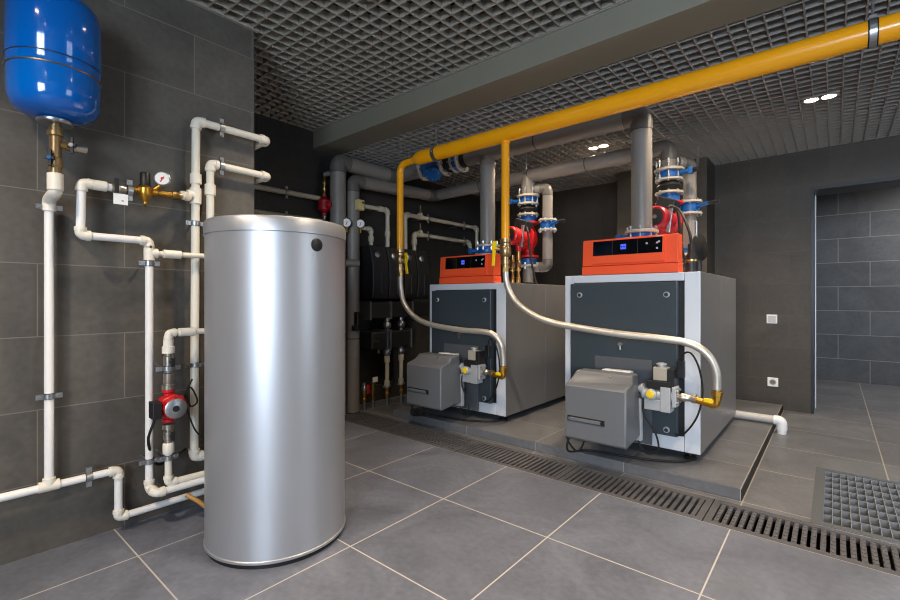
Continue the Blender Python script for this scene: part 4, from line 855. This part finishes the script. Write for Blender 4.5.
lamp(-.072, 3.96, ZR, 'twin ceiling lamp in the rear grid right of the yellow pipe', 45)
lamp(-.61, 3.27, ZR, 'twin ceiling lamp hidden above the yellow pipe over the right boiler', 28)
lamp(-2.06, 3.27, ZR, 'twin ceiling lamp hidden above the yellow pipe over the left boiler', 22)
lamp(-1.71, 1.46, ZF, 'twin ceiling lamp at the top edge of the photo in the front grid', 50, spot=115)
lamp(-.18, 1.50, ZF, 'twin ceiling lamp in the front grid ahead of the camera', 50)
lamp(1.35, 1.50, ZF, 'twin ceiling lamp in the front grid at right', 50)
lamp(-1.55, -.5, ZF, 'twin ceiling lamp in the front grid over the left wall near the camera', 75)
lamp(-.18, -.9, ZF, 'twin ceiling lamp in the front grid behind the camera', 60)

def area(name, loc, target, sx, sy, power, color):
    L = bpy.data.lights.new(name, 'AREA'); L.shape = 'RECTANGLE'; L.size = sx; L.size_y = sy; L.energy = power; L.color = color
    o = bpy.data.objects.new(name, L); col.objects.link(o); o.location = loc
    o.rotation_euler = (V3(target) - V3(loc)).to_track_quat('-Z', 'Z').to_euler(); return o
area('window_daylight', ((W1[0] + W1[1]) / 2, YS - .22, 1.55), ((W1[0] + W1[1]) / 2, 2, 1.4), 2.1, 1.6, 250, (.70, .84, 1.0))
area('window_daylight', (XE + .22, (W2[0] + W2[1]) / 2, 1.5), (0, (W2[0] + W2[1]) / 2, 1.35), 1.5, 1.5, 30, (.72, .85, 1.0))
L = bpy.data.lights.new('passage_light', 'AREA'); L.shape = 'RECTANGLE'; L.size = .6; L.size_y = .6; L.energy = 36; L.color = (1.0, .97, .93)
o = bpy.data.objects.new('passage_light', L); col.objects.link(o); o.location = (1.3, 6.6, 2.48)

wd = bpy.data.worlds.new('world'); scn.world = wd; wd.use_nodes = True
sky = wd.node_tree.nodes.new('ShaderNodeTexSky'); sky.sun_disc = False; sky.sun_elevation = math.radians(40)
bg = wd.node_tree.nodes['Background']; bg.inputs['Strength'].default_value = .12
wd.node_tree.links.new(sky.outputs[0], bg.inputs['Color'])

# ------------------------------------------------------------------ camera
cd = bpy.data.cameras.new('camera'); cam = bpy.data.objects.new('camera', cd); col.objects.link(cam)
cd.sensor_width = 36.0; cd.lens = 456 / 900 * 36.0; cd.shift_y = -1.0 / 900; cd.clip_start = .02
cam.location = (0, 0, 1.043); cam.rotation_euler = (PI / 2, 0, math.radians(40.1)); scn.camera = cam

vs = scn.view_settings
vs.view_transform = 'Standard'; vs.look = 'None'; vs.exposure = 0.25; vs.gamma = 1.0; vs.use_curve_mapping = False
scn.cycles.use_denoising = True
scn.cycles.denoiser = 'OPENIMAGEDENOISE'
scn.cycles.denoising_prefilter = 'ACCURATE'
scn.cycles.denoising_input_passes = 'RGB_ALBEDO_NORMAL'
scn.cycles.filter_width = 1.1
scn.cycles.max_bounces = 8
scn.cycles.sample_clamp_indirect = 4.0
